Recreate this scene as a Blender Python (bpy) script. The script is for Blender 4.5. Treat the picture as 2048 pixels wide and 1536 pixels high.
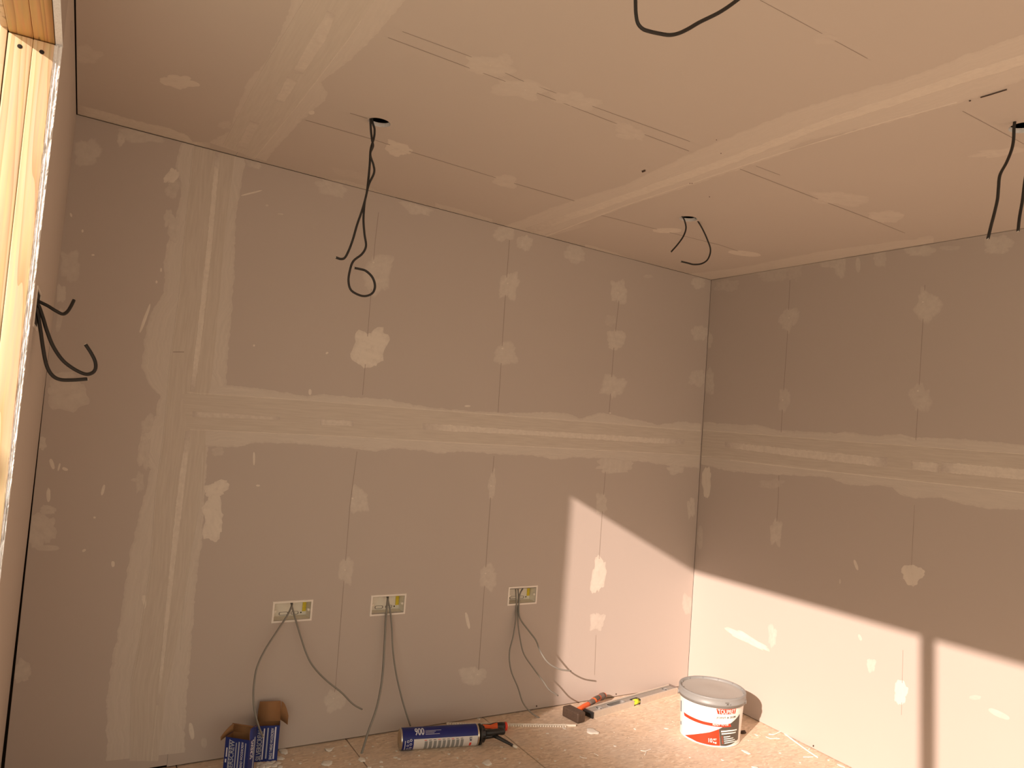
import bpy, bmesh, math, random
import numpy as np
from math import sin, cos, pi, radians, sqrt, atan2
from mathutils import Vector, Matrix, noise

rnd = random.Random(11)
for o in list(bpy.data.objects):
    bpy.data.objects.remove(o)
scene = bpy.context.scene
COL = scene.collection

# ------------------------------------------------------------------ camera
F_PX = 1472.0
YAW, PITCH, ROLL = 0.528663, 0.0529035, -0.0732646
CAM = np.array([-2.7696, -2.7708, 1.25735])
ROOM_H = 2.075          # height of the ceiling at the far right corner
CS_X, CS_Y = -0.02764, 0.01639   # ceiling slope (pent roof)
WALL_X = -2.8684        # left wall inner face
RW_SKEW = 0.02525       # right wall is a little out of square
LW_LEAN = 0.00695

def _cam_rows():
    s, c = sin(YAW), cos(YAW)
    sp, cp = sin(PITCH), cos(PITCH)
    F = np.array([s*cp, c*cp, sp]); r = np.array([c, -s, 0.0]); d = -np.cross(r, F)
    cr, sr = cos(ROLL), sin(ROLL)
    return np.array([cr*r + sr*d, -sr*r + cr*d, F])
ROWS = _cam_rows()
cam_data = bpy.data.cameras.new('camera')
cam_data.sensor_width = 36.0
cam_data.lens = F_PX/2048*36.0
cam_data.clip_start = 0.02
cam = bpy.data.objects.new('camera', cam_data)
COL.objects.link(cam)
R3 = Matrix((tuple(ROWS[0]), tuple(-ROWS[1]), tuple(-ROWS[2]))).transposed()
cam.matrix_world = Matrix.Translation(Vector(CAM)) @ R3.to_4x4()
scene.camera = cam

# ------------------------------------------------------------------ light and exposure
SUN_DIR = Vector((1.0, 0.499, -0.467)).normalized()
sun_l = bpy.data.lights.new('sun', 'SUN')
sun_l.energy = 5.7
sun_l.angle = radians(0.62)
sun_l.color = (1.0, 0.785, 0.675)
sun = bpy.data.objects.new('sun', sun_l)
sun.rotation_euler = SUN_DIR.to_track_quat('-Z', 'Y').to_euler()
sun.location = (-8, -6, 5)
COL.objects.link(sun)

world = bpy.data.worlds.new('sky')
scene.world = world
world.use_nodes = True
wn = world.node_tree.nodes
bg = wn['Background']
bg.inputs['Color'].default_value = (1.0, 0.94, 0.78, 1)
bg.inputs['Strength'].default_value = .95

scene.view_settings.view_transform = 'Standard'
scene.view_settings.look = 'None'
scene.view_settings.exposure = 0.32
scene.view_settings.gamma = 1.0
scene.view_settings.use_curve_mapping = False

# ------------------------------------------------------------------ measuring helpers
N_CEIL = np.array([-CS_X, -CS_Y, 1.0])
PL = {'b': ((0, 0, 0), (0, 1, 0)), 'r': ((0, 0, 0), (1, -RW_SKEW, 0)), 'l': ((WALL_X, 0, 1), (1, 0, -LW_LEAN)),
      'f': ((0, 0, 0), (0, 0, 1)), 'c': ((0, 0, ROOM_H), tuple(N_CEIL))}
INWARD = {'b': (0, -1, 0), 'r': (-1, RW_SKEW, 0), 'l': (1, 0, -LW_LEAN), 'f': (0, 0, 1), 'c': tuple(-N_CEIL)}
def zc(x, y):
    return ROOM_H + CS_X*x + CS_Y*y
def hit(x, y, k, off=0.0):
    """world point on a room surface that the photograph shows at (x, y)"""
    o, n = PL[k] if isinstance(k, str) else k
    v = ROWS.T @ np.array([(x-1024)/F_PX, (y-768)/F_PX, 1.0])
    o = np.array(o, float); n = np.array(n, float)
    t = ((o-CAM) @ n)/(v @ n)
    P = CAM + t*v
    if isinstance(k, str):
        if k == 'b':
            P[0] = min(max(P[0], WALL_X+.004), -.003); P[2] = min(max(P[2], .006), zc(P[0], 0)-.004)
        elif k == 'r':
            P[1] = min(P[1], -.004); P[2] = min(max(P[2], .006), zc(P[0], P[1])-.002)
        elif k == 'c':
            P[0] = min(max(P[0], WALL_X+.012), -.003); P[1] = min(P[1], -.001)
            P[2] = zc(P[0], P[1])
        nn = np.array(INWARD[k], float); nn /= np.linalg.norm(nn)
        P = P + off*nn
    return Vector(P)

# ------------------------------------------------------------------ materials
MATS = {}
def new_mat(name, rough=.6, metal=0.0):
    m = bpy.data.materials.new(name); m.use_nodes = True
    b = m.node_tree.nodes['Principled BSDF']
    b.inputs['Roughness'].default_value = rough
    b.inputs['Metallic'].default_value = metal
    MATS[name] = m
    return m, m.node_tree.nodes, m.node_tree.links, b
def plain(name, col, rough=.6, metal=0.0, var=.10, scale=30, bump=0.0, bscale=200):
    m, n, l, b = new_mat(name, rough, metal)
    geo = n.new('ShaderNodeNewGeometry')
    tx = n.new('ShaderNodeTexNoise'); tx.inputs['Scale'].default_value = scale; tx.inputs['Detail'].default_value = 4
    l.new(geo.outputs['Position'], tx.inputs['Vector'])
    mx = n.new('ShaderNodeMix'); mx.data_type = 'RGBA'
    mx.inputs[6].default_value = tuple(c*(1-var) for c in col)+(1,)
    mx.inputs[7].default_value = tuple(min(1, c*(1+var)) for c in col)+(1,)
    l.new(tx.outputs['Fac'], mx.inputs[0]); l.new(mx.outputs[2], b.inputs['Base Color'])
    if bump:
        t2 = n.new('ShaderNodeTexNoise'); t2.inputs['Scale'].default_value = bscale; t2.inputs['Detail'].default_value = 3
        l.new(geo.outputs['Position'], t2.inputs['Vector'])
        bp = n.new('ShaderNodeBump'); bp.inputs['Strength'].default_value = bump; bp.inputs['Distance'].default_value = .002
        l.new(t2.outputs['Fac'], bp.inputs['Height']); l.new(bp.outputs['Normal'], b.inputs['Normal'])
    return m
BOARD = (.500, .430, .380)
FILL_A = (.585, .520, .455)
FILL_B = (.680, .610, .530)
def board_colour(n, l, geo, base=None):
    BOARD_ = base or BOARD
    t1 = n.new('ShaderNodeTexNoise'); t1.inputs['Scale'].default_value = 1.6; t1.inputs['Detail'].default_value = 5
    l.new(geo.outputs['Position'], t1.inputs['Vector'])
    mx = n.new('ShaderNodeMix'); mx.data_type = 'RGBA'
    mx.inputs[6].default_value = tuple(c*.965 for c in BOARD_)+(1,)
    mx.inputs[7].default_value = tuple(c*1.035 for c in BOARD_)+(1,)
    l.new(t1.outputs['Fac'], mx.inputs[0])
    return mx.outputs[2]
def mat_board(name='plasterboard paper', base=None):
    m, n, l, b = new_mat(name, .85)
    geo = n.new('ShaderNodeNewGeometry')
    l.new(board_colour(n, l, geo, base), b.inputs['Base Color'])
    t2 = n.new('ShaderNodeTexNoise'); t2.inputs['Scale'].default_value = 90; t2.inputs['Detail'].default_value = 6
    l.new(geo.outputs['Position'], t2.inputs['Vector'])
    bp = n.new('ShaderNodeBump'); bp.inputs['Strength'].default_value = .06; bp.inputs['Distance'].default_value = .002
    l.new(t2.outputs['Fac'], bp.inputs['Height']); l.new(bp.outputs['Normal'], b.inputs['Normal'])
    return m
def mat_fill(name, c1, c2, base=None):
    """joint filler: thins out to the paper colour where the attribute 'cover' drops; trowel streaks"""
    m, n, l, b = new_mat(name, .8)
    geo = n.new('ShaderNodeNewGeometry')
    bc = board_colour(n, l, geo, base)
    at = n.new('ShaderNodeAttribute'); at.attribute_name = 'cover'
    st = n.new('ShaderNodeAttribute'); st.attribute_name = 'along'
    sc = n.new('ShaderNodeVectorMath'); sc.operation = 'MULTIPLY'
    sc.inputs[1].default_value = (9, 130, 1)
    l.new(st.outputs['Vector'], sc.inputs[0])
    ts = n.new('ShaderNodeTexNoise'); ts.inputs['Scale'].default_value = 1.0; ts.inputs['Detail'].default_value = 5
    l.new(sc.outputs[0], ts.inputs['Vector'])
    tb = n.new('ShaderNodeTexNoise'); tb.inputs['Scale'].default_value = 55; tb.inputs['Detail'].default_value = 6
    tb.inputs['Roughness'].default_value = .65
    l.new(geo.outputs['Position'], tb.inputs['Vector'])
    fm = n.new('ShaderNodeMix'); fm.data_type = 'RGBA'
    fm.inputs[6].default_value = c1+(1,); fm.inputs[7].default_value = c2+(1,)
    rr = n.new('ShaderNodeMapRange'); rr.inputs['From Min'].default_value = .35; rr.inputs['From Max'].default_value = .68
    l.new(ts.outputs['Fac'], rr.inputs['Value']); l.new(rr.outputs[0], fm.inputs[0])
    ad = n.new('ShaderNodeMath'); ad.operation = 'MULTIPLY_ADD'; ad.inputs[1].default_value = .8
    l.new(tb.outputs['Fac'], ad.inputs[0])
    sb = n.new('ShaderNodeMath'); sb.operation = 'SUBTRACT'; sb.inputs[1].default_value = .40
    l.new(at.outputs['Fac'], sb.inputs[0]); l.new(sb.outputs[0], ad.inputs[2])
    mr = n.new('ShaderNodeMapRange'); mr.inputs['From Min'].default_value = .12; mr.inputs['From Max'].default_value = .75
    l.new(ad.outputs[0], mr.inputs['Value'])
    mm = n.new('ShaderNodeMix'); mm.data_type = 'RGBA'
    l.new(mr.outputs[0], mm.inputs[0]); l.new(bc, mm.inputs[6]); l.new(fm.outputs[2], mm.inputs[7])
    l.new(mm.outputs[2], b.inputs['Base Color'])
    bp = n.new('ShaderNodeBump'); bp.inputs['Strength'].default_value = .12; bp.inputs['Distance'].default_value = .002
    l.new(ts.outputs['Fac'], bp.inputs['Height']); l.new(bp.outputs['Normal'], b.inputs['Normal'])
    return m
BOARD_LIT = (.600, .525, .460)      # board lightened to stand for more light on ceiling and left wall
M_BOARD = mat_board()
M_BOARD_LIT = mat_board('brightened board paper', BOARD_LIT)
M_FILL = mat_fill('joint filler thin', FILL_A, tuple(c*1.07 for c in FILL_A))
M_TAPE = mat_fill('joint filler over tape', (.545, .475, .405), (.600, .530, .455))
M_LIGHT = mat_fill('joint filler thick', FILL_B, tuple(c*1.06 for c in FILL_B))
CF = {M_FILL: mat_fill('ceiling filler thin', tuple(c*1.12 for c in FILL_A), tuple(c*1.17 for c in FILL_A), BOARD_LIT),  # ceiling filler lightened along with its board
      M_TAPE: mat_fill('ceiling filler over tape', (.63, .56, .485), (.67, .60, .52), BOARD_LIT),
      M_LIGHT: mat_fill('ceiling filler thick', tuple(c*1.07 for c in FILL_B), tuple(c*1.12 for c in FILL_B), BOARD_LIT)}
M_PENCIL = plain('pencil', (.33, .27, .225), .8)
M_BOUNCE = plain('pale bounce paint', (.70, .62, .53), .9)  # lightened so the unseen front wall bounces more fill light
M_DARK = plain('dark cavity', (.02, .016, .013), .9)
M_GYP = plain('gypsum core', (.80, .77, .75), .95, var=.12, scale=120, bump=1.0, bscale=260)
M_CAVITY = plain('cavity timber', (.12, .09, .06), .9)

def mat_wood(name, c1, c2, axis, ring=26.0):
    m, n, l, b = new_mat(name, .62)
    tc = n.new('ShaderNodeTexCoord')
    oi = n.new('ShaderNodeObjectInfo')
    vm = n.new('ShaderNodeVectorMath'); vm.operation = 'MULTIPLY'
    sc = {'z': (1, 1, .045), 'y': (1, .045, 1), 'x': (.045, 1, 1)}[axis]
    vm.inputs[1].default_value = sc
    l.new(tc.outputs['Object'], vm.inputs[0])
    va = n.new('ShaderNodeVectorMath'); va.operation = 'ADD'
    l.new(vm.outputs[0], va.inputs[0]); l.new(oi.outputs['Random'], va.inputs[1])
    nz = n.new('ShaderNodeTexNoise'); nz.inputs['Scale'].default_value = 12; nz.inputs['Detail'].default_value = 2
    l.new(va.outputs[0], nz.inputs['Vector'])
    mu = n.new('ShaderNodeMath'); mu.operation = 'MULTIPLY'; mu.inputs[1].default_value = ring
    l.new(nz.outputs['Fac'], mu.inputs[0])
    fr = n.new('ShaderNodeMath'); fr.operation = 'FRACT'; l.new(mu.outputs[0], fr.inputs[0])
    pw = n.new('ShaderNodeMath'); pw.operation = 'POWER'; pw.inputs[1].default_value = 2.6; l.new(fr.outputs[0], pw.inputs[0])
    n2 = n.new('ShaderNodeTexNoise'); n2.inputs['Scale'].default_value = 160; n2.inputs['Detail'].default_value = 4
    l.new(va.outputs[0], n2.inputs['Vector'])
    mx = n.new('ShaderNodeMix'); mx.data_type = 'RGBA'
    mx.inputs[6].default_value = c1+(1,); mx.inputs[7].default_value = c2+(1,)
    m2 = n.new('ShaderNodeMath'); m2.operation = 'MULTIPLY'; m2.inputs[1].default_value = .75; l.new(pw.outputs[0], m2.inputs[0])
    l.new(m2.outputs[0], mx.inputs[0])
    mz = n.new('ShaderNodeMix'); mz.data_type = 'RGBA'; mz.blend_type = 'MULTIPLY'; mz.inputs[0].default_value = .35
    l.new(mx.outputs[2], mz.inputs[6]); l.new(n2.outputs['Color'], mz.inputs[7])
    # knots
    vk = n.new('ShaderNodeVectorMath'); vk.operation = 'MULTIPLY'
    vk.inputs[1].default_value = {'z': (9, 9, 3.0), 'y': (9, 3.0, 9), 'x': (3.0, 9, 9)}[axis]
    l.new(tc.outputs['Object'], vk.inputs[0])
    va2 = n.new('ShaderNodeVectorMath'); va2.operation = 'ADD'; l.new(vk.outputs[0], va2.inputs[0])
    l.new(oi.outputs['Random'], va2.inputs[1])
    vo = n.new('ShaderNodeTexVoronoi'); vo.inputs['Scale'].default_value = .8; l.new(va2.outputs[0], vo.inputs['Vector'])
    kr = n.new('ShaderNodeMapRange'); kr.inputs['From Min'].default_value = .05; kr.inputs['From Max'].default_value = .14
    kr.inputs['To Min'].default_value = .75; kr.inputs['To Max'].default_value = 0
    l.new(vo.outputs['Distance'], kr.inputs['Value'])
    mk = n.new('ShaderNodeMix'); mk.data_type = 'RGBA'; mk.inputs[7].default_value = tuple(c*.35 for c in c2)+(1,)
    l.new(kr.outputs[0], mk.inputs[0]); l.new(mz.outputs[2], mk.inputs[6])
    l.new(mk.outputs[2], b.inputs['Base Color'])
    bp = n.new('ShaderNodeBump'); bp.inputs['Strength'].default_value = .2; bp.inputs['Distance'].default_value = .001
    l.new(n2.outputs['Fac'], bp.inputs['Height']); l.new(bp.outputs['Normal'], b.inputs['Normal'])
    return m
M_STUD = mat_wood('pine stud', (.88, .68, .42), (.66, .40, .19), 'z', 26)
M_PINE_SHADE = mat_wood('pine in shade', (.72, .42, .15), (.34, .14, .035), 'y', 16)  # same pine with the shade under the head put into its colour

def mat_chip(name, flake=1.0, c0=(.58, .44, .315), c1=(.72, .56, .415), c2=(.84, .715, .57)):
    m, n, l, b = new_mat(name, .7)
    geo = n.new('ShaderNodeNewGeometry')
    vm = n.new('ShaderNodeVectorMath'); vm.operation = 'MULTIPLY'; vm.inputs[1].default_value = (62*flake, 150*flake, 80*flake)
    l.new(geo.outputs['Position'], vm.inputs[0])
    nd = n.new('ShaderNodeTexNoise'); nd.inputs['Scale'].default_value = 18; nd.inputs['Detail'].default_value = 2
    l.new(geo.outputs['Position'], nd.inputs['Vector'])
    vd = n.new('ShaderNodeVectorMath'); vd.operation = 'SCALE'; vd.inputs['Scale'].default_value = 3.0
    l.new(nd.outputs['Color'], vd.inputs[0])
    va = n.new('ShaderNodeVectorMath'); l.new(vm.outputs[0], va.inputs[0]); l.new(vd.outputs[0], va.inputs[1])
    vo = n.new('ShaderNodeTexVoronoi'); vo.inputs['Scale'].default_value = 1.0; l.new(va.outputs[0], vo.inputs['Vector'])
    sx = n.new('ShaderNodeSeparateColor'); l.new(vo.outputs['Color'], sx.inputs[0])
    cr = n.new('ShaderNodeValToRGB')
    cr.color_ramp.elements[0].position = 0.0; cr.color_ramp.elements[0].color = c0+(1,)
    cr.color_ramp.elements[1].position = 1.0; cr.color_ramp.elements[1].color = c2+(1,)
    e = cr.color_ramp.elements.new(.45); e.color = c1+(1,)
    e = cr.color_ramp.elements.new(.18); e.color = tuple(x*.93 for x in c1)+(1,)
    e = cr.color_ramp.elements.new(.84); e.color = tuple(x*1.08 for x in c1)+(1,)
    l.new(sx.outputs[0], cr.inputs[0])
    nb = n.new('ShaderNodeTexNoise'); nb.inputs['Scale'].default_value = 5; nb.inputs['Detail'].default_value = 5
    l.new(geo.outputs['Position'], nb.inputs['Vector'])
    rb = n.new('ShaderNodeMapRange'); rb.inputs['From Min'].default_value = .42; rb.inputs['From Max'].default_value = .75
    rb.inputs['To Max'].default_value = .5; rb.inputs['To Min'].default_value = .0
    l.new(nb.outputs['Fac'], rb.inputs['Value'])
    md = n.new('ShaderNodeMix'); md.data_type = 'RGBA'; md.inputs[7].default_value = (.63, .555, .48, 1)
    l.new(rb.outputs[0], md.inputs[0]); l.new(cr.outputs[0], md.inputs[6]); l.new(md.outputs[2], b.inputs['Base Color'])
    bp = n.new('ShaderNodeBump'); bp.inputs['Strength'].default_value = .25; bp.inputs['Distance'].default_value = .001
    l.new(sx.outputs[1], bp.inputs['Height']); l.new(bp.outputs['Normal'], b.inputs['Normal'])
    return m
M_CHIP = mat_chip('chipboard flooring')
M_OSB = mat_chip('strand board', .5, (.42, .26, .12), (.70, .48, .26), (.86, .66, .42))
M_GROUND_BOUNCE = plain('pale bounce ground', (.74, .69, .61), .9, scale=3)  # unseen ground, kept pale to bounce more sunlight indoors
M_BLOCKER = plain('blocker wall', (.55, .50, .43), .9, scale=2)
M_BLOCKER_EDGE = plain('blocker edge', (.30, .22, .15), .8, scale=6)

M_CABLE_SHADE = plain('shaded cable sheath', (.018, .015, .012), .6)  # backlit darkness of the tails is put into the sheath colour
M_CABLE_G = plain('grey cable sheath', (.235, .22, .19), .45)
M_COPPER = plain('conductor end', (.75, .70, .62), .5)
M_WHITE = plain('white box plastic', (.80, .74, .66), .4, var=.03)
M_CREAM = plain('cream box inside', (.86, .80, .68), .5, var=.08, scale=40)
M_YELLOW = plain('yellow tag', (.78, .60, .03), .5, var=.2, scale=200)
M_BLUE = plain('blue print', (.004, .012, .16), .45, var=.08)
M_BLUE2 = plain('blue carton', (.005, .020, .17), .55, var=.10)
M_BROWN = plain('carton inside', (.32, .16, .065), .8, var=.12)
M_PRINTW = plain('white print', (.74, .74, .80), .5, var=.03)
M_PRINTG = plain('silver print', (.42, .45, .52), .4, var=.05)
M_NAVY = plain('navy print', (.012, .02, .09), .4)
M_METAL = plain('tin', (.62, .58, .50), .25, 1.0, var=.05)
M_LABEL = plain('grey white label', (.70, .67, .64), .4, var=.03)
M_BLACK = plain('black plastic', (.018, .017, .016), .38)
M_ORANGE = plain('orange rubber', (.85, .14, .03), .5)
M_RED = plain('red rubber', (.80, .05, .025), .45)
M_TUB = plain('white tub', (.86, .85, .80), .35, var=.02)
M_TUBRED = plain('red label', (.86, .045, .012), .4, var=.02)
M_TUBDK = plain('charcoal label', (.085, .072, .055), .45, var=.04)
M_TUBTXT = plain('label lettering', (.9, .88, .84), .5, var=.02)
M_LID = plain('grey lid', (.27, .275, .265), .42, var=.04)
M_LIDC = plain('grey lid panel', (.42, .405, .375), .5, var=.05, scale=12)
M_STEEL = plain('worn forged steel', (.10, .065, .045), .6, .3, var=.35, scale=90, bump=.6, bscale=150)
M_GRIP = plain('grey grip', (.16, .12, .10), .6)
M_ALU = plain('level aluminium', (.66, .60, .52), .38, .35, var=.10, scale=60)
M_ALUW = plain('level web', (.36, .34, .31), .45, .3, var=.12, scale=80)
M_ALUD = plain('level recess', (.10, .09, .08), .5)
M_VIAL = plain('vial yellow', (.75, .85, .04), .2)
M_CRUMB = plain('dried filler crumb', (.82, .78, .70), .9, var=.08, bump=.5)
M_STRIP = plain('collated strip plastic', (.85, .79, .68), .5)
M_KNOT = plain('dark knot', (.05, .025, .012), .7)

# ------------------------------------------------------------------ object helpers
def link(name, me, mat, parent=None, smooth=False):
    o = bpy.data.objects.new(name, me); COL.objects.link(o)
    mats = mat if isinstance(mat, (list, tuple)) else [mat]
    for m in mats:
        me.materials.append(m)
    if smooth:
        me.polygons.foreach_set('use_smooth', [True]*len(me.polygons))
    if parent is not None:
        o.parent = parent
        o.matrix_parent_inverse = parent.matrix_world.inverted()
    return o
def pyobj(name, v, f, mat, parent=None, smooth=False, mi=None):
    me = bpy.data.meshes.new(name); me.from_pydata([tuple(p) for p in v], [], f)
    o = link(name, me, mat, parent, smooth)
    if mi: me.polygons.foreach_set('material_index', mi)
    me.update()
    return o
def thing(name, label, cat, loc=(0, 0, 0), rz=0.0, group=None):
    o = bpy.data.objects.new(name, None); COL.objects.link(o)
    o.empty_display_size = .05
    o.matrix_world = Matrix.Translation(Vector(loc)) @ Matrix.Rotation(rz, 4, 'Z')
    return tag(o, label, cat, group)
def tag(o, label, cat, group=None):
    o['label'] = label; o['category'] = cat
    if group: o['group'] = group
    return o
def lpy(name, v, f, mat, parent, smooth=False, mi=None):
    """mesh in the parent's own coordinates"""
    me = bpy.data.meshes.new(name); me.from_pydata([tuple(p) for p in v], [], f)
    o = bpy.data.objects.new(name, me); COL.objects.link(o)
    for m in (mat if isinstance(mat, (list, tuple)) else [mat]): me.materials.append(m)
    if smooth: me.polygons.foreach_set('use_smooth', [True]*len(me.polygons))
    if mi: me.polygons.foreach_set('material_index', mi)
    me.update(); o.parent = parent
    return o
def lbm(name, bm, mat, parent, smooth=False):
    me = bpy.data.meshes.new(name); bm.to_mesh(me); bm.free()
    o = bpy.data.objects.new(name, me); COL.objects.link(o)
    for m in (mat if isinstance(mat, (list, tuple)) else [mat]): me.materials.append(m)
    if smooth: me.polygons.foreach_set('use_smooth', [True]*len(me.polygons))
    if parent: o.parent = parent
    return o
def box_vf(x0, x1, y0, y1, z0, z1):
    v = [(x, y, z) for z in (z0, z1) for y in (y0, y1) for x in (x0, x1)]
    f = [(0, 2, 3, 1), (4, 5, 7, 6), (0, 1, 5, 4), (2, 6, 7, 3), (0, 4, 6, 2), (1, 3, 7, 5)]
    return v, f
def bbox(name, ext, mat, parent, bevel=0.0, seg=2, jit=None):
    v, f = box_vf(*ext)
    if not bevel:
        return lpy(name, v, f, mat, parent)
    bm = bmesh.new(); vs = [bm.verts.new(p) for p in v]
    for q in f: bm.faces.new([vs[i] for i in q])
    bmesh.ops.bevel(bm, geom=bm.edges[:], offset=bevel, segments=seg, affect='EDGES', profile=.6)
    return lbm(name, bm, mat, parent, True)
def merge(parts):
    V, Fc = [], []
    for v, f in parts:
        b = len(V); V += list(v); Fc += [tuple(i+b for i in q) for q in f]
    return V, Fc
def catmull(P, n=8):
    P = [Vector(p) for p in P]
    if len(P) == 2:
        return [P[0].lerp(P[1], i/n) for i in range(n+1)]
    Q = [2*P[0]-P[1]]+P+[2*P[-1]-P[-2]]
    out = []
    for i in range(1, len(Q)-2):
        p0, p1, p2, p3 = Q[i-1:i+3]
        for k in range(n):
            t = k/n
            out.append(.5*((2*p1)+(p2-p0)*t+(2*p0-5*p1+4*p2-p3)*t*t+(3*p1-p0-3*p2+p3)*t**3))
    out.append(P[-1]); return out
def tube_vf(pts, r, seg=10, flat=1.0):
    """tube along pts; r a number or list; flat < 1 squashes one axis (flat cable)"""
    n = len(pts); V, Fc = [], []
    T = [(pts[min(i+1, n-1)]-pts[max(i-1, 0)]).normalized() for i in range(n)]
    u = T[0].orthogonal().normalized()
    for i in range(n):
        u = (u-T[i]*u.dot(T[i])).normalized(); w = T[i].cross(u)
        ri = r[i] if isinstance(r, (list, tuple)) else r
        for k in range(seg):
            a = 2*pi*k/seg
            V.append(pts[i]+u*cos(a)*ri+w*sin(a)*ri*flat)
    for i in range(n-1):
        for k in range(seg):
            a, b = i*seg+k, i*seg+(k+1) % seg
            Fc.append((a, b, b+seg, a+seg))
    Fc.append(tuple(range(seg-1, -1, -1))); Fc.append(tuple((n-1)*seg+k for k in range(seg)))
    return V, Fc
def lathe_vf(prof, seg=64):
    V, Fc = [], []
    for (r, z) in prof:
        for k in range(seg):
            a = 2*pi*k/seg; V.append((r*cos(a), r*sin(a), z))
    for i in range(len(prof)-1):
        for k in range(seg):
            a, b = i*seg+k, i*seg+(k+1) % seg
            Fc.append((a, b, b+seg, a+seg))
    return V, Fc
def text_mesh(txt, size=1.0, extrude=.0, bold=0.0):
    cu = bpy.data.curves.new('txt', 'FONT'); cu.body = txt; cu.size = size; cu.extrude = extrude
    cu.offset = bold; cu.resolution_u = 3
    o = bpy.data.objects.new('txt', cu); COL.objects.link(o)
    dg = bpy.context.evaluated_depsgraph_get(); dg.update()
    me = bpy.data.meshes.new_from_object(o.evaluated_get(dg), depsgraph=dg)
    bpy.data.objects.remove(o); bpy.data.curves.remove(cu)
    v = [tuple(p.co) for p in me.vertices]; f = [tuple(p.vertices) for p in me.polygons]
    bpy.data.meshes.remove(me)
    xs = [p[0] for p in v]; ys = [p[1] for p in v]
    x0, x1, y0, y1 = min(xs), max(xs), min(ys), max(ys)
    v = [((p[0]-x0)/(x1-x0), (p[1]-y0)/(y1-y0)) for p in v]   # fitted into the unit square
    return v, f

# ================================================================== THE SETTING
def structure(name, v, f, mat):
    o = pyobj(name, v, f, mat); o['kind'] = 'structure'; return o
FRONT = -4.9
BT = .0125
# floor: joists' dark bed with the chipboard panels on it
floor = structure('floor', *box_vf(-2.97, .25, FRONT-.2, .25, -.20, -.0225), M_CAVITY)
xj = [-2.866, -2.3685, -1.7690, -1.1695, .0]
butts = {0: [-2.1, -4.5], 1: [-.95, -3.35], 2: [-2.2, -4.6], 3: [-2.74]}
for i in range(4):
    ys = [.0125]+butts[i]+[FRONT]
    for a, b_ in zip(ys[:-1], ys[1:]):
        g = .0020
        x1 = xj[i+1]-g; x0 = xj[i]+g
        v, f = box_vf(x0, x1, b_+g, a-g, -.022, 0.0)
        if i == 3:
            v = [(RW_SKEW*p[1]+.011 if p[0] == x1 else p[0], p[1], p[2]) for p in v]
        bm = bmesh.new(); vs = [bm.verts.new(p) for p in v]
        for q in f: bm.faces.new([vs[k] for k in q])
        bmesh.ops.bevel(bm, geom=[e for e in bm.edges if all(abs(w.co.z) < 1e-5 for w in e.verts)], offset=.0012, segments=1, affect='EDGES')
        lbm('floor_panel', bm, M_CHIP, floor)

def board(name, parent, P, u0, u1, v0, v1, holes=(), mats=(M_BOARD, M_GYP), depth=BT, depth_dir=1):
    """plasterboard through P(u, v, d); d = 0 front face, d = depth behind. holes: ('r',u0,u1,v0,v1) or ('o',u,v,r)"""
    rects = []
    for h in holes:
        if h[0] == 'r': rects.append(h[1:])
        else: rects.append((h[1]-h[3]*1.3, h[1]+h[3]*1.3, h[2]-h[3]*1.3, h[2]+h[3]*1.3))
    us = sorted({u0, u1, *[r[0] for r in rects], *[r[1] for r in rects]})
    vs = sorted({v0, v1, *[r[2] for r in rects], *[r[3] for r in rects]})
    bm = bmesh.new(); cache = {}
    def vert(u, v, d):
        k = (round(u, 6), round(v, 6), round(d, 6))
        if k not in cache: cache[k] = bm.verts.new(P(u, v, d))
        return cache[k]
    def face(pts, mi):
        try:
            fc = bm.faces.new([vert(*p) for p in pts]); fc.material_index = mi
        except ValueError: pass
    for i in range(len(us)-1):
        for j in range(len(vs)-1):
            a, b_, c, d = us[i], us[i+1], vs[j], vs[j+1]
            mu, mv = (a+b_)/2, (c+d)/2
            inside = [k for k, r in enumerate(rects) if r[0] < mu < r[1] and r[2] < mv < r[3]]
            if inside:
                h = holes[inside[0]]
                if h[0] == 'r':
                    for p, q in (((a, c), (b_, c)), ((b_, c), (b_, d)), ((b_, d), (a, d)), ((a, d), (a, c))):
                        face([(p[0], p[1], 0), (q[0], q[1], 0), (q[0], q[1], depth), (p[0], p[1], depth)], 1)
                else:
                    n = 40
                    for k in range(n):
                        t0, t1 = 2*pi*k/n+pi/4, 2*pi*(k+1)/n+pi/4
                        def sq(t):
                            m_ = max(abs(cos(t)), abs(sin(t))); return (h[1]+cos(t)/m_*h[3]*1.3, h[2]+sin(t)/m_*h[3]*1.3)
                        def ci(t): return (h[1]+cos(t)*h[3], h[2]+sin(t)*h[3])
                        face([(*ci(t0), 0), (*ci(t1), 0), (*sq(t1), 0), (*sq(t0), 0)], 0)
                        face([(*ci(t0), 0), (*ci(t1), 0), (*ci(t1), depth), (*ci(t0), depth)], 1)
                continue
            face([(a, c, 0), (b_, c, 0), (b_, d, 0), (a, d, 0)], 0)
    for p, q in (((u0, v0), (u1, v0)), ((u1, v0), (u1, v1)), ((u1, v1), (u0, v1)), ((u0, v1), (u0, v0))):
        face([(p[0], p[1], 0), (q[0], q[1], 0), (q[0], q[1], depth), (p[0], p[1], depth)], 1)
    bmesh.ops.recalc_face_normals(bm, faces=bm.faces[:])
    return lbm(name, bm, list(mats), parent)

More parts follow.
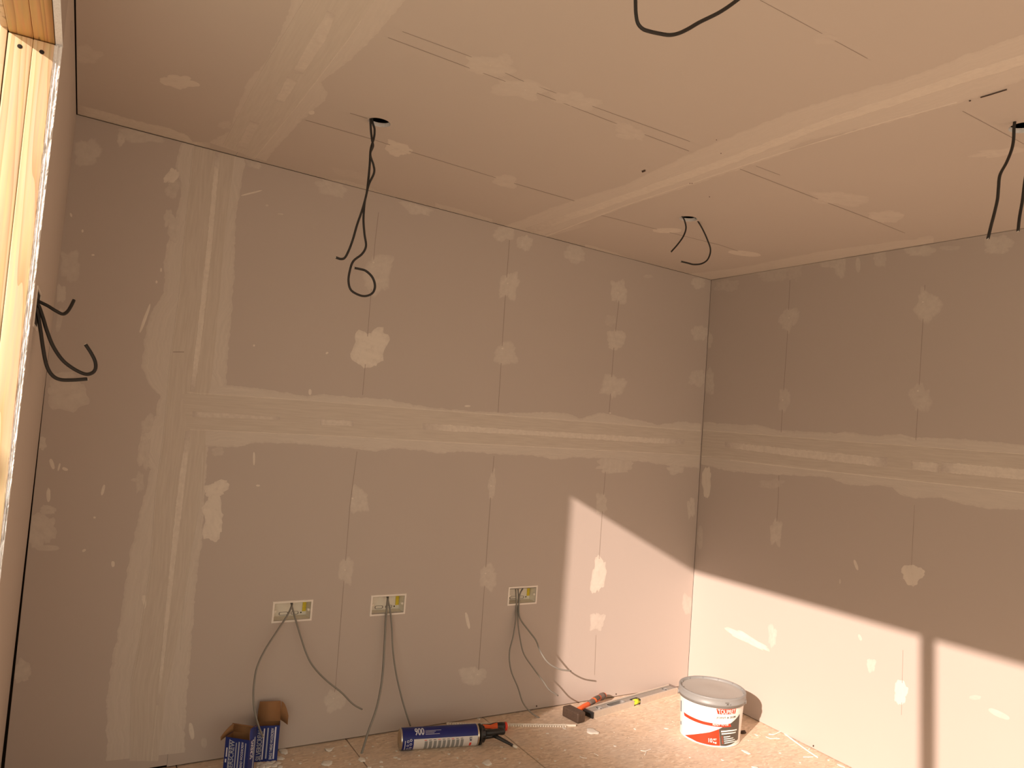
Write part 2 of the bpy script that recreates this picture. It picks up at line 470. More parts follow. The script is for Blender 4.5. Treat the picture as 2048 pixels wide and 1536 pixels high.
# wall_back : solid behind, three plasterboards in front
wall_back = structure('wall_back', *box_vf(WALL_X-.1, .25, .075, .22, -.02, 2.4), M_CAVITY)
TOPG = .0018
SOCK = [(-2.0934, -1.9450, .4645, .5430), (-1.7180, -1.5690, .4638, .5457), (-1.0946, -.9430, .4668, .5480)]
BH = [('r', a+.006, b_-.006, c+.006, d-.006) for a, b_, c, d in SOCK]
def PB(u, v, d):   # v given as height; the top edge follows the ceiling
    z = v if v < 1.9 else zc(u, 0)-TOPG
    return (u, d, z)
board('plasterboard', wall_back, PB, WALL_X+.003, -2.4005, .010, 2.0)
board('plasterboard', wall_back, PB, -2.3995, -.0012, 1.2215, 2.0)
board('plasterboard', wall_back, PB, -2.3995, -.0012, .005, 1.2205, BH)
# wall_right
def PR(u, v, d):   # u = y
    z = v if v < 1.9 else zc(RW_SKEW*u, u)-TOPG
    return (RW_SKEW*u+d, u, z)
wall_right = structure('wall_right', *box_vf(.06, .25, FRONT-.2, .075, -.02, 2.4), M_CAVITY)
wall_right.data.transform(Matrix.Shear('XY', 4, (0, 0)))
for p in wall_right.data.vertices:
    if p.co.x < .2: p.co.x += RW_SKEW*p.co.y
board('plasterboard', wall_right, PR, -2.40, -.0012, 1.2215, 2.0)
board('plasterboard', wall_right, PR, -2.40, -.0012, .004, 1.2205)
board('plasterboard', wall_right, PR, FRONT, -2.401, 1.2215, 2.0)
board('plasterboard', wall_right, PR, FRONT, -2.401, .008, 1.2205)
# ceiling
ceiling = structure('ceiling', [(x, y, zc(x, y)+h) for h in (.075, .2) for y in (FRONT-.2, .25) for x in (WALL_X-.1, .25)],
                    [(0, 2, 3, 1), (4, 5, 7, 6), (0, 1, 5, 4), (2, 6, 7, 3), (0, 4, 6, 2), (1, 3, 7, 5)], M_CAVITY)
HOLES = [(-2.0745, -.6840, .0335), (-.8245, -.6850, .0335), (-.8440, -1.8600, .0335), (-2.0800, -1.8700, .0335)]
def PC(u, v, d):
    return (u, v, zc(u, v)+d)
for a, b_ in ((WALL_X+.0115, -2.3665), (-2.3655, -1.1755), (-1.1745, -.0005)):
    hs = [('o', x, y, r) for x, y, r in HOLES if a < x < b_]
    board('plasterboard', ceiling, PC, a, b_, FRONT, -.0005, hs, (M_BOARD_LIT, M_GYP))
# front wall behind the camera, its wide opening added to let in fill light
wall_front = structure('wall_front', *merge([box_vf(WALL_X-.1, -2.72, FRONT-.15, FRONT, -.02, 2.35), box_vf(-.22, .2, FRONT-.15, FRONT, -.02, 2.35), box_vf(-2.72, -.22, FRONT-.15, FRONT, 1.95, 2.35)]), M_BOUNCE)

# wall_left with the timber framed opening
JY = -1.035; HEAD = 1.949
LX = lambda z: WALL_X+LW_LEAN*(z-1)
core = [box_vf(-2.953, WALL_X-.0145, -.85, .1, -.02, 2.35), box_vf(-2.953, WALL_X-.0145, FRONT-.2, FRONT+.25, -.02, 2.35)]
wall_left = structure('wall_left', *merge(core), M_CAVITY)
def PLf(u, v, d):
    z = v if v < 2.0 else zc(WALL_X, u)-.001
    return (LX(z)-d, u, z)
board('plasterboard', wall_left, PLf, JY+.004, -.0005, .006, 2.2, (), (M_BOARD_LIT, M_GYP))  # lightened board tone stands for bounce light on this wall
board('plasterboard', wall_left, PLf, FRONT, JY+.003, HEAD+.002, 2.2)
board('plasterboard', wall_left, PLf, FRONT, FRONT+.25, .006, HEAD)
def stud(ext, name, mat, bev=.0018):
    cx, cy_, cz = [(ext[2*i]+ext[2*i+1])/2 for i in range(3)]
    o = bbox(name, (ext[0]-cx, ext[1]-cx, ext[2]-cy_, ext[3]-cy_, ext[4]-cz, ext[5]-cz), mat, wall_left, bev)
    o.location = (cx, cy_, cz)
    return o
SX = [(-2.9114, -2.8755), (-2.9530, -2.9118)]
for a, b_ in SX:
    stud((a, b_, JY, JY+.12, 0.0, HEAD-.001), 'stud', M_STUD)
    stud((a, b_, FRONT, JY+.12, HEAD+.001, HEAD+.19), 'header_beam', M_PINE_SHADE)
stud((-2.9665, -2.9545, JY-.001, .1, -.02, 2.35), 'sheathing_board', M_OSB, .0008)
stud((-2.9665, -2.9545, FRONT, JY-.002, HEAD+.006, 2.35), 'sheathing_board', M_OSB, .0008)
mo = stud((-2.9600, -2.9250, -2.700, -2.658, 0.0, HEAD), 'mullion', M_STUD)
mo.rotation_euler = (radians(-2.4), 0, 0); mo.location.y -= .030
stud((-2.9530, -2.8755, FRONT+.02, FRONT+.26, 0.0, HEAD), 'stud', M_STUD)
# dark recess heads of the frame bolts
for px, py in ((39.5, 92.5), (83.5, 104)):
    P = hit(px, py, ((0, JY-.0004, 0), (0, 1, 0)))
    v, f = lathe_vf([(0.0001, .0008), (.0030, .0008), (.0042, .0003), (.0046, -.001)], 20)
    o = lpy('bolt_head', v, f, M_DARK, wall_left, True)
    o.matrix_local = Matrix.Translation(P) @ Matrix.Rotation(pi/2, 4, 'X')
# torn cut edge of the plasterboard beside the stud: crumbly gypsum ribbons
def torn_edge():
    V, Fc = [], []
    nz, nx = 420, 5
    for i in range(nz+1):
        z = .01+(HEAD-.012)*i/nz
        xl = -2.8752; xr = LX(z)-.0004
        for k in range(nx+1):
            t = k/nx
            x = xl+(xr-xl)*t
            d = .0012+.0022*abs(noise.noise(Vector((t*3.0, z*95, 1.7))))+.0016*noise.noise(Vector((t*9, z*40, 5.1)))
            if k in (1, 3): d -= .0022
            if k == nx: x += .0008*noise.noise(Vector((1, z*60, 3)))
            if k == 0: x += .0016*noise.noise(Vector((7, z*22, 3)))-.0004
            V.append((x, JY+.002-d*1.3, z))
    for i in range(nz):
        for k in range(nx):
            a = i*(nx+1)+k; Fc.append((a, a+1, a+nx+2, a+nx+1))
    # return faces so that the ribbon has depth
    b0 = len(V)
    for i in range(nz+1):
        for k in (0, nx):
            p = V[i*(nx+1)+k]; V.append((p[0], JY+.006, p[2]))
    for i in range(nz):
        a, c = i*(nx+1), b0+i*2
        Fc.append((a, a+nx+1, c+2, c)); Fc.append((a+nx, c+1, c+3, a+nx+nx+1))
    return V, Fc
lpy('torn_edge', *torn_edge(), M_GYP, wall_left)
# gap lines that are really open joints: left wall / ceiling and corner behind
# outside: ground and an added block that shades the low part of the opening
ground = structure('ground', *merge([box_vf(-30, -2.97, -20, 8, -.25, -.16), box_vf(-2.97, 8, -15, FRONT-.16, -.25, -.16)]), M_GROUND_BOUNCE)
# unseen far block, house-shaped and added for shade: its top edge cuts the lowest sun rays, so the floor near the opening lies in soft shade
nb = thing('sun_blocker', 'unseen house-shaped block added far outside to shade the low sun', 'house', (-24.9, -5.1, -.25))
lpy('wall', *box_vf(-2, 2, -7.1, 7.1, 0, 10.1), M_BLOCKER, nb)
lpy('blocker_edge', *box_vf(-2.1, 2.0, -7.15, 7.15, 10.1, 10.575), M_BLOCKER_EDGE, nb)
for j in range(3):
    for k in range(4):
        y = -5.2+k*3.4; z = 1.2+j*3.1
        w_ = lpy('window', *box_vf(2.0, 2.05, y-.6, y+.6, z, z+1.3), M_BOUNCE, nb)
        lpy('pane', *box_vf(2.05, 2.06, y-.5, y+.5, z+.1, z+1.2), M_DARK, w_)

# ================================================================== FILLER ON THE BOARDS
def put_attr(me, cover, along=None):
    a = me.attributes.new('cover', 'FLOAT', 'POINT'); a.data.foreach_set('value', cover)
    if along:
        b_ = me.attributes.new('along', 'FLOAT_VECTOR', 'POINT')
        b_.data.foreach_set('vector', [c for p in along for c in p])
OWNER = {'b': wall_back, 'r': wall_right, 'c': ceiling, 'l': wall_left}
def resample(poly, n):
    P = [np.array(p, float) for p in poly]; L = [0]
    for a, b_ in zip(P[:-1], P[1:]): L.append(L[-1]+np.linalg.norm(b_-a))
    out = []
    for i in range(n):
        s = L[-1]*i/(n-1); k = min(max(np.searchsorted(L, s)-1, 0), len(P)-2)
        t = (s-L[k])/(L[k+1]-L[k]+1e-9); out.append(P[k]*(1-t)+P[k+1]*t)
    return out
def band(name, k, A, B, mat, off=.0004, jit=2.2, cover=.95, soft=.0, n=220, rows=6, jitB=None, seed=0):
    """ragged strip of filler between two traced edges A and B"""
    jitB = jit if jitB is None else jitB
    a = resample(A, n); b_ = resample(B, n)
    V, cov, al, Fc = [], [], [], []
    L = 0
    fade = (mat is M_LIGHT) and rows > 2 and n < 261 and len(A) < 9
    for i in range(n):
        ef = min(1, min(i, n-1-i)/(n*.10)) if fade else 1
        if i: L += (hit(*((a[i]+b_[i])/2), k)-hit(*((a[i-1]+b_[i-1])/2), k)).length
        d = a[i]-b_[i]; w = np.linalg.norm(d)+1e-6; d = d/w
        ja = jit*(noise.noise(Vector((i*.23+seed*7, 1.3, 0)))*1.5+noise.noise(Vector((i*.9, 4.3+seed, 0)))*.9)
        jb = jitB*(noise.noise(Vector((i*.27+seed*3, 8.3, 0)))*1.5+noise.noise(Vector((i*.85, 2.3+seed, 0)))*.9)
        pa, pb = a[i]+d*ja, b_[i]-d*jb
        W = (hit(*pa, k)-hit(*pb, k)).length
        for r in range(rows+1):
            t = r/rows; t2 = .5-.5*cos(pi*t)*(1 if rows > 2 else 1)
            q = pa*(1-t2)+pb*t2
            e = 0 if r in (0, rows) else 1
            V.append(hit(q[0], q[1], k, off if e else off*.35))
            cov.append((cover if e else cover-soft)*(.35+.65*ef)*(.82 if fade else 1))
            al.append((L, W*t2, seed))
    for i in range(n-1):
        for r in range(rows):
            q = i*(rows+1)+r; Fc.append((q, q+1, q+rows+2, q+rows+1))
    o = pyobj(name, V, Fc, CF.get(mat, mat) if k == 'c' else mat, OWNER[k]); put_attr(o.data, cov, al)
    return o
def ridge(k, P, w=2.4, mat=None, off=.0010, seed=0, jit=.5):
    """knife ridge: a thin raised line of thick filler"""
    P = [np.array(p, float) for p in P]
    d = P[-1]-P[0]; nrm = np.array([-d[1], d[0]])/np.linalg.norm(d)
    A = [p+nrm*w/2 for p in P]; B = [p-nrm*w/2 for p in P]
    return band('filler_ridge', k, A, B, mat or M_LIGHT, off, jit, 1.0, .5, n=max(30, int(np.linalg.norm(d)/5)), rows=2, seed=seed)
def patch(k, x, y, w, h, ang=0, cover=.8, edge=.15, mat=None, rag=.12, spike=0.0, off=.0005, pts=None):
    """trowelled dab of filler over a screw head; half sizes w, h in photograph pixels on surface k"""
    n = 44; rings = (0.0, .35, .62, .84, 1.0)
    s = rnd.random()*100
    R = Matrix.Rotation(radians(ang), 2)
    V, cov, al, Fc = [], [], [], []
    for j, q in enumerate(rings):
        for i in range(n if j else 1):
            a = 2*pi*i/n
            rr = 1+rag*(noise.noise(Vector((cos(a)*1.6+s, sin(a)*1.6, s)))*2.2+noise.noise(Vector((cos(a)*6+s, sin(a)*6, s)))*.8)
            if spike: rr += spike*max(0, noise.noise(Vector((cos(a)*11+s, sin(a)*11, 2*s))))*2
            sx, sy = abs(cos(a))**.85*(1 if cos(a) > 0 else -1), abs(sin(a))**.85*(1 if sin(a) > 0 else -1)
            p = R @ Vector((sx*w*rr*q, sy*h*rr*q))
            e = q if j else 0
            V.append(hit(x+p.x, y+p.y, k, off*(1-e*.75)+.0001))
            c = cover*(1.0 if q < .5 else 1-(q-.5)*.35) if j < len(rings)-1 else edge*cover
            if j == 0: c = cover*.75
            cov.append(c)
            pp = V[-1]; ca, sa = cos(s), sin(s)
            g = (pp.x+pp.y, pp.z) if k != 'c' else (pp.x, pp.y)
            al.append((g[0]*ca-g[1]*sa, (g[0]*sa+g[1]*ca)*.45, s))
    for i in range(n): Fc.append((0, 1+i, 1+(i+1) % n))
    for j in range(1, len(rings)-1):
        for i in range(n):
            a, b_ = 1+(j-1)*n+i, 1+(j-1)*n+(i+1) % n
            Fc.append((a, a+n, b_+n, b_))
    mt_ = mat or M_FILL
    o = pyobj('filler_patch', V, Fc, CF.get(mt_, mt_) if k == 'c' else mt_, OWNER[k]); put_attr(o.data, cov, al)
    return o
def pencil(k, P, w=1.0, off=.0003, mat=None, name='pencil_line'):
    P = [np.array(p, float) for p in P]; V, Fc = [], []
    d = P[-1]-P[0]; nr = np.array([-d[1], d[0]])/np.linalg.norm(d)
    for p in P:
        for s in (-.5, .5):
            q = p+nr*w*s; V.append(hit(q[0], q[1], k, off))
    for i in range(len(P)-1): Fc.append((2*i, 2*i+1, 2*i+3, 2*i+2))
    return pyobj(name, V, Fc, mat or M_PENCIL, OWNER[k])

# --- vertical joint on the back wall
VL = [(365, 280), (350, 330), (362, 380), (350, 440), (338, 475), (327, 525), (330, 585), (303, 622), (293, 660), (283, 735),
      (300, 775), (320, 790), (311, 830), (287, 850), (277, 900), (300, 940), (290, 985), (279, 1025), (262, 1100), (247, 1190),
      (235, 1270), (222, 1330), (214, 1400), (212, 1522)]
VR = [(493, 312), (481, 370), (472, 430), (470, 500), (468, 570), (462, 640), (457, 700), (452, 772), (440, 850), (417, 893), (412, 955), (410, 1000),
      (404, 1082), (392, 1170), (385, 1260), (378, 1350), (372, 1420), (368, 1505)]
band('filler_band', 'b', VL, VR, M_FILL, .0003, 2.6, .85, .28, seed=1, n=300)
band('filler_band', 'b', [(388, 288), (366, 500), (359, 585), (342, 705), (328, 859), (310, 1000), (300, 1140), (279, 1279), (262, 1366), (259, 1522)],
     [(470, 308), (447, 500), (440, 600), (430, 700), (420, 790), (404, 1000), (384, 1105), (366, 1227), (352, 1297), (330, 1400), (316, 1522)], M_TAPE, .0007, .5, 1.0, 0, seed=2)
ridge('b', [(388, 286), (366, 500), (359, 585), (342, 705), (328, 859), (310, 1000), (300, 1140), (279, 1279), (262, 1366), (260, 1520)], 1.6, seed=3, mat=M_FILL)
band('filler_band', 'b', [(431, 300), (412, 500), (401, 602), (389, 705), (379, 783)], [(441, 302), (423, 500), (412, 602), (400, 705), (389, 783)], M_LIGHT, .0011, .8, .85, .4, seed=4)
band('filler_band', 'b', [(371, 862), (352, 1000), (338, 1140), (325, 1279), (313, 1410)], [(382, 862), (366, 1000), (349, 1140), (333, 1279), (318, 1410)], M_LIGHT, .0011, .8, .8, .4, seed=5)
ridge('b', [(405, 905), (400, 1010), (384, 1105), (366, 1227), (362, 1300)], 5, seed=6, mat=M_FILL)
ridge('b', [(352, 745), (343, 860), (340, 925), (333, 1000)], 1.6, mat=M_FILL, seed=61)
ridge('b', [(318, 1370), (303, 1522)], 2.0, seed=62)
pencil('b', [(346, 704), (368, 704)], 1.4, .0014)
# --- horizontal joint on the back wall
HU = [(450, 770), (530, 778), (610, 792), (650, 789), (725, 795), (780, 799), (806, 805), (861, 815), (923, 821), (1001, 826), (1080, 824), (1138, 827),
      (1158, 837), (1197, 825), (1216, 827), (1251, 835), (1314, 848), (1372, 844), (1402, 848)]
HL = [(415, 893), (475, 895), (506, 886), (581, 886), (650, 893), (681, 895), (747, 903), (787, 897), (845, 901), (873, 907), (923, 903), (1001, 909),
      (1072, 911), (1103, 919), (1158, 915), (1236, 919), (1294, 925), (1345, 932), (1398, 936)]
band('filler_band', 'b', [(378, 778)]+HU, [(385, 893)]+HL, M_FILL, .00045, 1.6, .85, .28, seed=7, n=340)
band('filler_band', 'b', [(362, 784), (650, 804), (923, 825), (1200, 846), (1402, 863)], [(376, 860), (650, 873), (923, 887), (1200, 901), (1400, 913)], M_TAPE, .0009, .4, 1.0, 0, seed=8, n=260)
ridge('b', [(375, 785), (650, 803), (923, 824), (1200, 845), (1402, 862)], 1.6, seed=9)
ridge('b', [(379, 859), (700, 873), (923, 886), (1200, 900), (1398, 911)], 2.0, seed=10)
band('filler_band', 'b', [(845, 846), (900, 849), (1050, 860), (1200, 868), (1300, 875), (1369, 878)], [(845, 859), (900, 863), (1050, 870), (1200, 880), (1300, 886), (1369, 889)], M_LIGHT, .0013, .9, .80, .4, seed=11)
band('filler_band', 'b', [(640, 838), (705, 841)], [(640, 850), (708, 853)], M_LIGHT, .0013, .9, .7, .4, seed=12, n=40)
band('filler_band', 'b', [(385, 822), (560, 834)], [(385, 834), (560, 840)], M_LIGHT, .0013, .6, .62, .4, seed=13, n=60)
ridge('b', [(378, 826), (480, 833), (650, 838)], 1.2, mat=M_FILL, off=.0013, seed=14)
# --- right wall joint
RU = [(1402, 843), (1485, 850), (1509, 849), (1553, 859), (1621, 864), (1676, 866), (1690, 864), (1751, 872), (1802, 867), (1826, 874), (1929, 878), (2048, 890), (2200, 903)]
RL = [(1399, 927), (1450, 941), (1519, 948), (1655, 954), (1690, 968), (1727, 973), (1748, 970), (1785, 975), (1799, 989), (1833, 997), (1881, 995), (1929, 1009), (1980, 1018), (2048, 1019), (2200, 1040)]
band('filler_band', 'r', RU, RL, M_FILL, .0004, 1.4, .85, .25, seed=20, n=280)
band('filler_band', 'r', [(1402, 861), (2048, 908), (2200, 920)], [(1402, 913), (1461, 920), (1750, 953), (2048, 985), (2200, 1003)], M_TAPE, .0009, .4, 1.0, 0, seed=21)
ridge('r', [(1403, 860), (1700, 883), (2048, 908), (2200, 920)], 1.8, seed=22)
ridge('r', [(1461, 920), (1600, 936), (1750, 953), (2048, 985), (2200, 1003)], 3.2, seed=23)
ridge('r', [(1403, 912), (1470, 914), (1560, 922)], 2.2, seed=24)
band('filler_band', 'r', [(1450, 883), (1600, 898), (1775, 915)], [(1450, 895), (1600, 915), (1775, 936)], M_LIGHT, .0013, 1.0, .8, .4, seed=25)
band('filler_band', 'r', [(1822, 921), (1878, 925)], [(1822, 938), (1878, 946)], M_LIGHT, .0013, .8, .75, .4, seed=26, n=40)
band('filler_band', 'r', [(1884, 923), (2048, 937), (2200, 950)], [(1881, 945), (2048, 960), (2200, 975)], M_LIGHT, .0013, 1.0, .85, .3, seed=27)
# --- ceiling seams
band('filler_band', 'c', [(995, 458), (1088, 421), (1160, 396), (1250, 369), (1426, 287), (1586, 221), (1738, 176), (1836, 148), (1934, 109), (2048, 66), (2200, 5)],
     [(1080, 480), (1140, 453), (1215, 427), (1250, 414), (1406, 363), (1562, 309), (1602, 285), (1758, 250), (1914, 207), (2048, 160), (2200, 105)], M_FILL, .0004, 2.2, .78, .3, seed=30, n=260)
band('filler_band', 'c', [(1050, 456), (1250, 388), (1445, 318), (1641, 242), (1914, 150), (2048, 108), (2200, 55)],
     [(1062, 468), (1250, 402), (1445, 334), (1641, 258), (1914, 170), (2048, 130), (2200, 78)], M_LIGHT, .0009, 1.2, .85, .45, seed=31)
ridge('c', [(1090, 473), (1250, 411), (1562, 306), (1758, 247), (1914, 205)], 2.2, seed=32)
band('filler_band', 'c', [(418, 285), (440, 272), (458, 262), (472, 222), (496, 161), (530, 126), (554, 79), (574, 34), (584, 0), (600, -40)],
     [(531, 322), (560, 287), (608, 236), (650, 200), (656, 186), (642, 164), (700, 120), (754, 68), (808, 3), (838, -40)], M_FILL, .0004, 2.4, .85, .28, seed=33, n=240)
band('filler_band', 'c', [(447, 290), (523, 143), (605, 5), (628, -40)], [(507, 317), (600, 205), (697, 79), (750, 0), (778, -40)], M_TAPE, .0008, .4, 1.0, 0, seed=34)
ridge('c', [(509, 317), (600, 204), (697, 79), (750, 0), (778, -40)], 2.2, seed=35)
ridge('c', [(447, 289), (523, 143), (605, 5), (628, -40)], 1.6, seed=36, mat=M_FILL)
band('filler_band', 'c', [(582, 145), (630, 60), (655, 20)], [(606, 148), (652, 80), (672, 30)], M_LIGHT, .0012, 1.0, .72, .4, seed=37, n=60)
band('filler_band', 'c', [(548, 200), (575, 152)], [(568, 205), (596, 162)], M_LIGHT, .0012, 1.0, .72, .4, seed=38, n=40)
band('filler_band', 'c', [(472, 292), (500, 240)], [(492, 298), (520, 246)], M_LIGHT, .0012, 1.4, .55, .5, seed=39, n=40)
band('filler_band', 'c', [(156, 209), (230, 229), (280, 243), (330, 254), (375, 270), (385, 283), (420, 285)],
     [(156, 228), (230, 247), (280, 260), (330, 273), (375, 285), (385, 288), (420, 298)], M_LIGHT, .0006, .8, .8, .2, seed=40, n=120)
band('filler_band', 'c', [(1375, 548), (1400, 545), (1469, 537), (1640, 503), (1720, 492), (1800, 481), (1867, 477)],
     [(1402, 556), (1422, 560), (1480, 551), (1640, 524), (1720, 510), (1800, 496), (1867, 485)], M_FILL, .0006, .8, .95, .2, seed=41, n=120)
band('filler_band', 'c', [(650, 358), (690, 360), (735, 372), (780, 393)], [(650, 367), (700, 380), (735, 388), (780, 400)], M_FILL, .0006, 1, .6, .4, seed=42, n=60)
band('filler_band', 'c', [(870, 405), (920, 418), (985, 438)], [(870, 415), (920, 428), (985, 446)], M_FILL, .0006, 1, .6, .4, seed=43, n=60)
band('filler_band', 'c', [(1170, 488), (1230, 505), (1300, 530), (1330, 536)], [(1170, 495), (1230, 511), (1300, 529), (1330, 537)], M_FILL, .0006, .6, .8, .4, seed=44, n=60)

# --- dabs over the screws.  (surface, x, y, half w, half h, angle, cover, edge)
for a in [
    ('b', 174, 304, 26, 27, 0, .62, .2), ('b', 283, 271, 48, 15, 6, .62, .3), ('b', 243, 278, 10, 13, 0, .7, .2),
    ('b', 140, 531, 22, 32, 5, .55, .2), ('b', 122, 588, 9, 20, 8, .75, .6), ('b', 119, 640, 6, 26, 10, .5, .3),
    ('b', 131, 790, 38, 30, 0, .72, .75), ('b', 122, 752, 24, 8, -5, .6, .4), ('b', 84, 886, 9, 14, 0, .8, .6), ('b', 82, 1058, 28, 34, 10, .72, .7),
    ('b', 98, 1020, 14, 9, 0, .7, .6), ('b', 95, 1096, 24, 6, 0, .7, .6), ('b', 46, 1343, 16, 24, 5, .7, .6), ('b', 344, 352, 12, 20, 25, .8, .8),
    ('b', 338, 435, 9, 16, 0, .7, .7), ('b', 346, 378, 14, 18, 20, .5, .4),
    ('b', 666, 374, 32, 16, 14, .55, .3), ('b', 834, 418, 32, 11, 14, .62, .5), ('b', 1008, 467, 20, 14, 0, .65, .4),
    ('b', 1050, 484, 16, 17, 0, .65, .5), ('b', 1149, 509, 21, 19, 0, .6, .3), ('b', 1396, 567, 13, 12, 0, .65, .5), ('b', 1296, 553, 10, 4, 0, .4, .3),
    ('b', 758, 546, 26, 40, 18, .62, .45), ('b', 741, 697, 32, 41, 10, .8, .75), ('b', 1019, 572, 18, 29, 18, .72, .5),
    ('b', 1012, 709, 25, 23, 0, .62, .35), ('b', 1237, 583, 16, 24, 0, .72, .6), ('b', 1232, 678, 17, 19, 10, .68, .6),
    ('b', 1226, 773, 23, 24, 30, .66, .4), ('b', 718, 1004, 18, 28, 0, .66, .4), ('b', 693, 1141, 15, 30, 0, .6, .3),
    ('b', 975, 1156, 20, 28, 0, .58, .3), ('b', 984, 968, 7, 28, 6, .62, .4), ('b', 946, 1349, 25, 19, 0, .7, .5), ('b', 668, 1401, 20, 23, 0, .66, .4),
    ('b', 1203, 1006, 12, 22, 0, .6, .3), ('b', 1198, 1150, 14, 37, 12, .78, .75), ('b', 1195, 1244, 15, 19, 15, .75, .7),
    ('b', 1229, 933, 38, 14, 0, .7, .7), ('b', 1350, 939, 16, 10, 0, .75, .7), ('b', 1382, 1016, 8, 21, 0, .72, .7), ('b', 1400, 665, 16, 14, 0, .6, .5),
    ('b', 1395, 757, 18, 16, 0, .5, .5), ('b', 1375, 1208, 10, 20, 0, .55, .5), ('b', 1220, 640, 12, 12, 0, .3, .3),
    ('b', 433, 978, 22, 16, 0, .78, .8), ('b', 425, 1038, 22, 44, 0, .8, .8), ('b', 290, 905, 14, 38, 4, .6, .5), ('b', 296, 850, 12, 20, 0, .6, .5), ('b', 350, 460, 13, 26, 0, .7, .6),
    ('b', 508, 327, 17, 9, 12, .5, .4), ('b', 290, 1205, 7, 18, -12, .9, .8), ('b', 278, 1368, 5, 11, 20, .8, .8), ('b', 383, 1462, 5, 16, -8, .8, .8), ('b', 408, 1485, 6, 10, 0, .6, .6),
    ('b', 508, 917, 2.2, 13, 0, .95, .95), ('b', 206, 980, 3, 11, 15, .95, .95), ('b', 290, 637, 3, 30, 20, .9, .9), ('b', 104, 928, 4, 11, -18, .95, .95), ('b', 97, 990, 4, 14, 0, .85, .85),
    ('b', 503, 386, 22, 1.6, -14, .8, .8), ('b', 226, 1128, 3.5, 6, 0, .95, .95), ('b', 168, 1101, 4, 2.5, -30, .9, .9), ('b', 935, 1241, 3.2, 17, -12, .95, .95), ('b', 118, 934, 2, 8, 15, .9, .9),
    ('b', 130, 938, 6, 3, 20, .9, .9), ('b', 165, 462, 2, 3, 0, .9, .9), ('b', 186, 510, 3, 2, 0, .9, .9), ('b', 654, 706, 3, 2, -30, .95, .95), ('b', 561, 428, 6, 1.6, 5, .7, .7), ('b', 534, 411, 3, 2, 0, .7, .7),
    ('b', 322, 540, 2, 4, 0, .8, .8), ('b', 313, 564, 2, 3, 0, .8, .8), ('b', 508, 691, 2, 2, 0, .9, .9), ('b', 935, 812, 6, 2, 0, .8, .8), ('b', 516, 971, 4, 2, 0, .8, .8), ('b', 620, 784, 3, 6, 0, .8, .8),
    ('b', 142, 430, 2, 4, -20, .9, .9), ('b', 189, 1035, 2.5, 2, 0, .9, .9), ('b', 436, 903, 14, 9, 0, .45, .4), ('b', 273, 960, 12, 4, 0, .5, .4), ('b', 280, 965, 8, 22, 0, .45, .4),
    ('r', 1416, 682, 8, 17, 0, .62, .6), ('r', 1418, 762, 11, 24, 0, .6, .55), ('r', 1414, 962, 8, 26, 4, .85, .85), ('r', 1400, 1075, 6, 24, 0, .5, .5),
    ('r', 1579, 637, 17, 26, 22, .55, .3), ('r', 1854, 609, 26, 30, 12, .62, .4), ('r', 1568, 801, 12, 25, 10, .5, .25), ('r', 1841, 795, 22, 26, 0, .45, .25),
    ('r', 1553, 1064, 11, 29, 0, .7, .5), ('r', 1824, 1147, 19, 20, 35, .88, .85), ('r', 1742, 1330, 9, 14, 0, .7, .6), ('r', 1803, 1386, 13, 24, 0, .9, .7),
    ('r', 1998, 1428, 24, 6, 25, .8, .6), ('r', 1498, 1280, 46, 8, 28, .75, .5), ('r', 1545, 1272, 9, 24, 0, .6, .5), ('r', 1720, 1275, 3, 7, -25, .8, .8), ('r', 1680, 1163, 2, 5, 0, .7, .7), ('r', 1712, 1130, 3, 11, -20, .8, .8),
    ('r', 1996, 488, 28, 18, 0, .62, .4), ('r', 1455, 572, 28, 13, 0, .4, .25), ('r', 1550, 545, 32, 17, 0, .42, .3), ('r', 1592, 540, 14, 22, 0, .3, .3), ('r', 1680, 532, 10, 23, 0, .6, .4),
    ('r', 1716, 530, 5, 15, 0, .66, .6), ('r', 1665, 528, 26, 9, 0, .5, .4), ('r', 1760, 516, 16, 15, 0, .55, .4), ('r', 1838, 502, 30, 11, 0, .62, .5), ('r', 1900, 496, 24, 5, 0, .35, .3), ('r', 1545, 968, 25, 10, 0, .35, .3),
    ('r', 1950, 1395, 12, 5, 0, .5, .5),
    ('c', 176, 110, 28, 17, 15, .62, .4), ('c', 354, 163, 37, 13, 5, .85, .8), ('c', 974, 133, 46, 20, 14, .66, .55), ('c', 1010, 121, 14, 13, 30, .5, .5), ('c', 1040, 179, 50, 18, 8, .66, .6),
    ('c', 1150, 201, 46, 15, 10, .6, .4), ('c', 795, 296, 30, 14, 14, .8, .75), ('c', 1013, 363, 28, 11, 9, .76, .7), ('c', 1262, 264, 36, 14, 20, .5, .4),
    ('c', 1335, 461, 29, 5, 0, .8, .8), ('c', 1489, 507, 33, 5, 6, .85, .85), ('c', 1682, 397, 50, 15, 6, .62, .5), ('c', 1771, 433, 32, 12, 0, .76, .7), ('c', 2000, 305, 58, 8, -6, .7, .5),
    ('c', 1650, 78, 26, 12, 0, .25, .2), ('c', 1120, 462, 60, 5, -14, .5, .4), ('c', 1850, 480, 20, 7, -10, .6, .5), ('c', 1248, 273, 18, 5, 12, .5, .4), ('c', 700, 348, 40, 8, 14, .35, .3), ('c', 623, 225, 6, 4, 0, .9, .9),
    ('c', 450, 250, 14, 7, 0, .5, .4), ('c', 605, 45, 18, 5, 10, .5, .4), ('c', 690, 40, 16, 4, 10, .45, .4), ('l', 143, 60, 3, 20, 0, .5, .4), ('l', 128, 700, 4, 30, 6, .5, .4)]:
    spiky = .0 if a[6] > .7 and a[3] > 12 and a[4] > 12 else .05
    m = M_LIGHT if a[7] >= .75 and a[6] >= .75 else M_FILL
    small = min(a[3], a[4]) < 7
    if a[0] == 'r' and a[2] > 1200: m = M_LIGHT if a[1] in (1498, 1803) else M_FILL
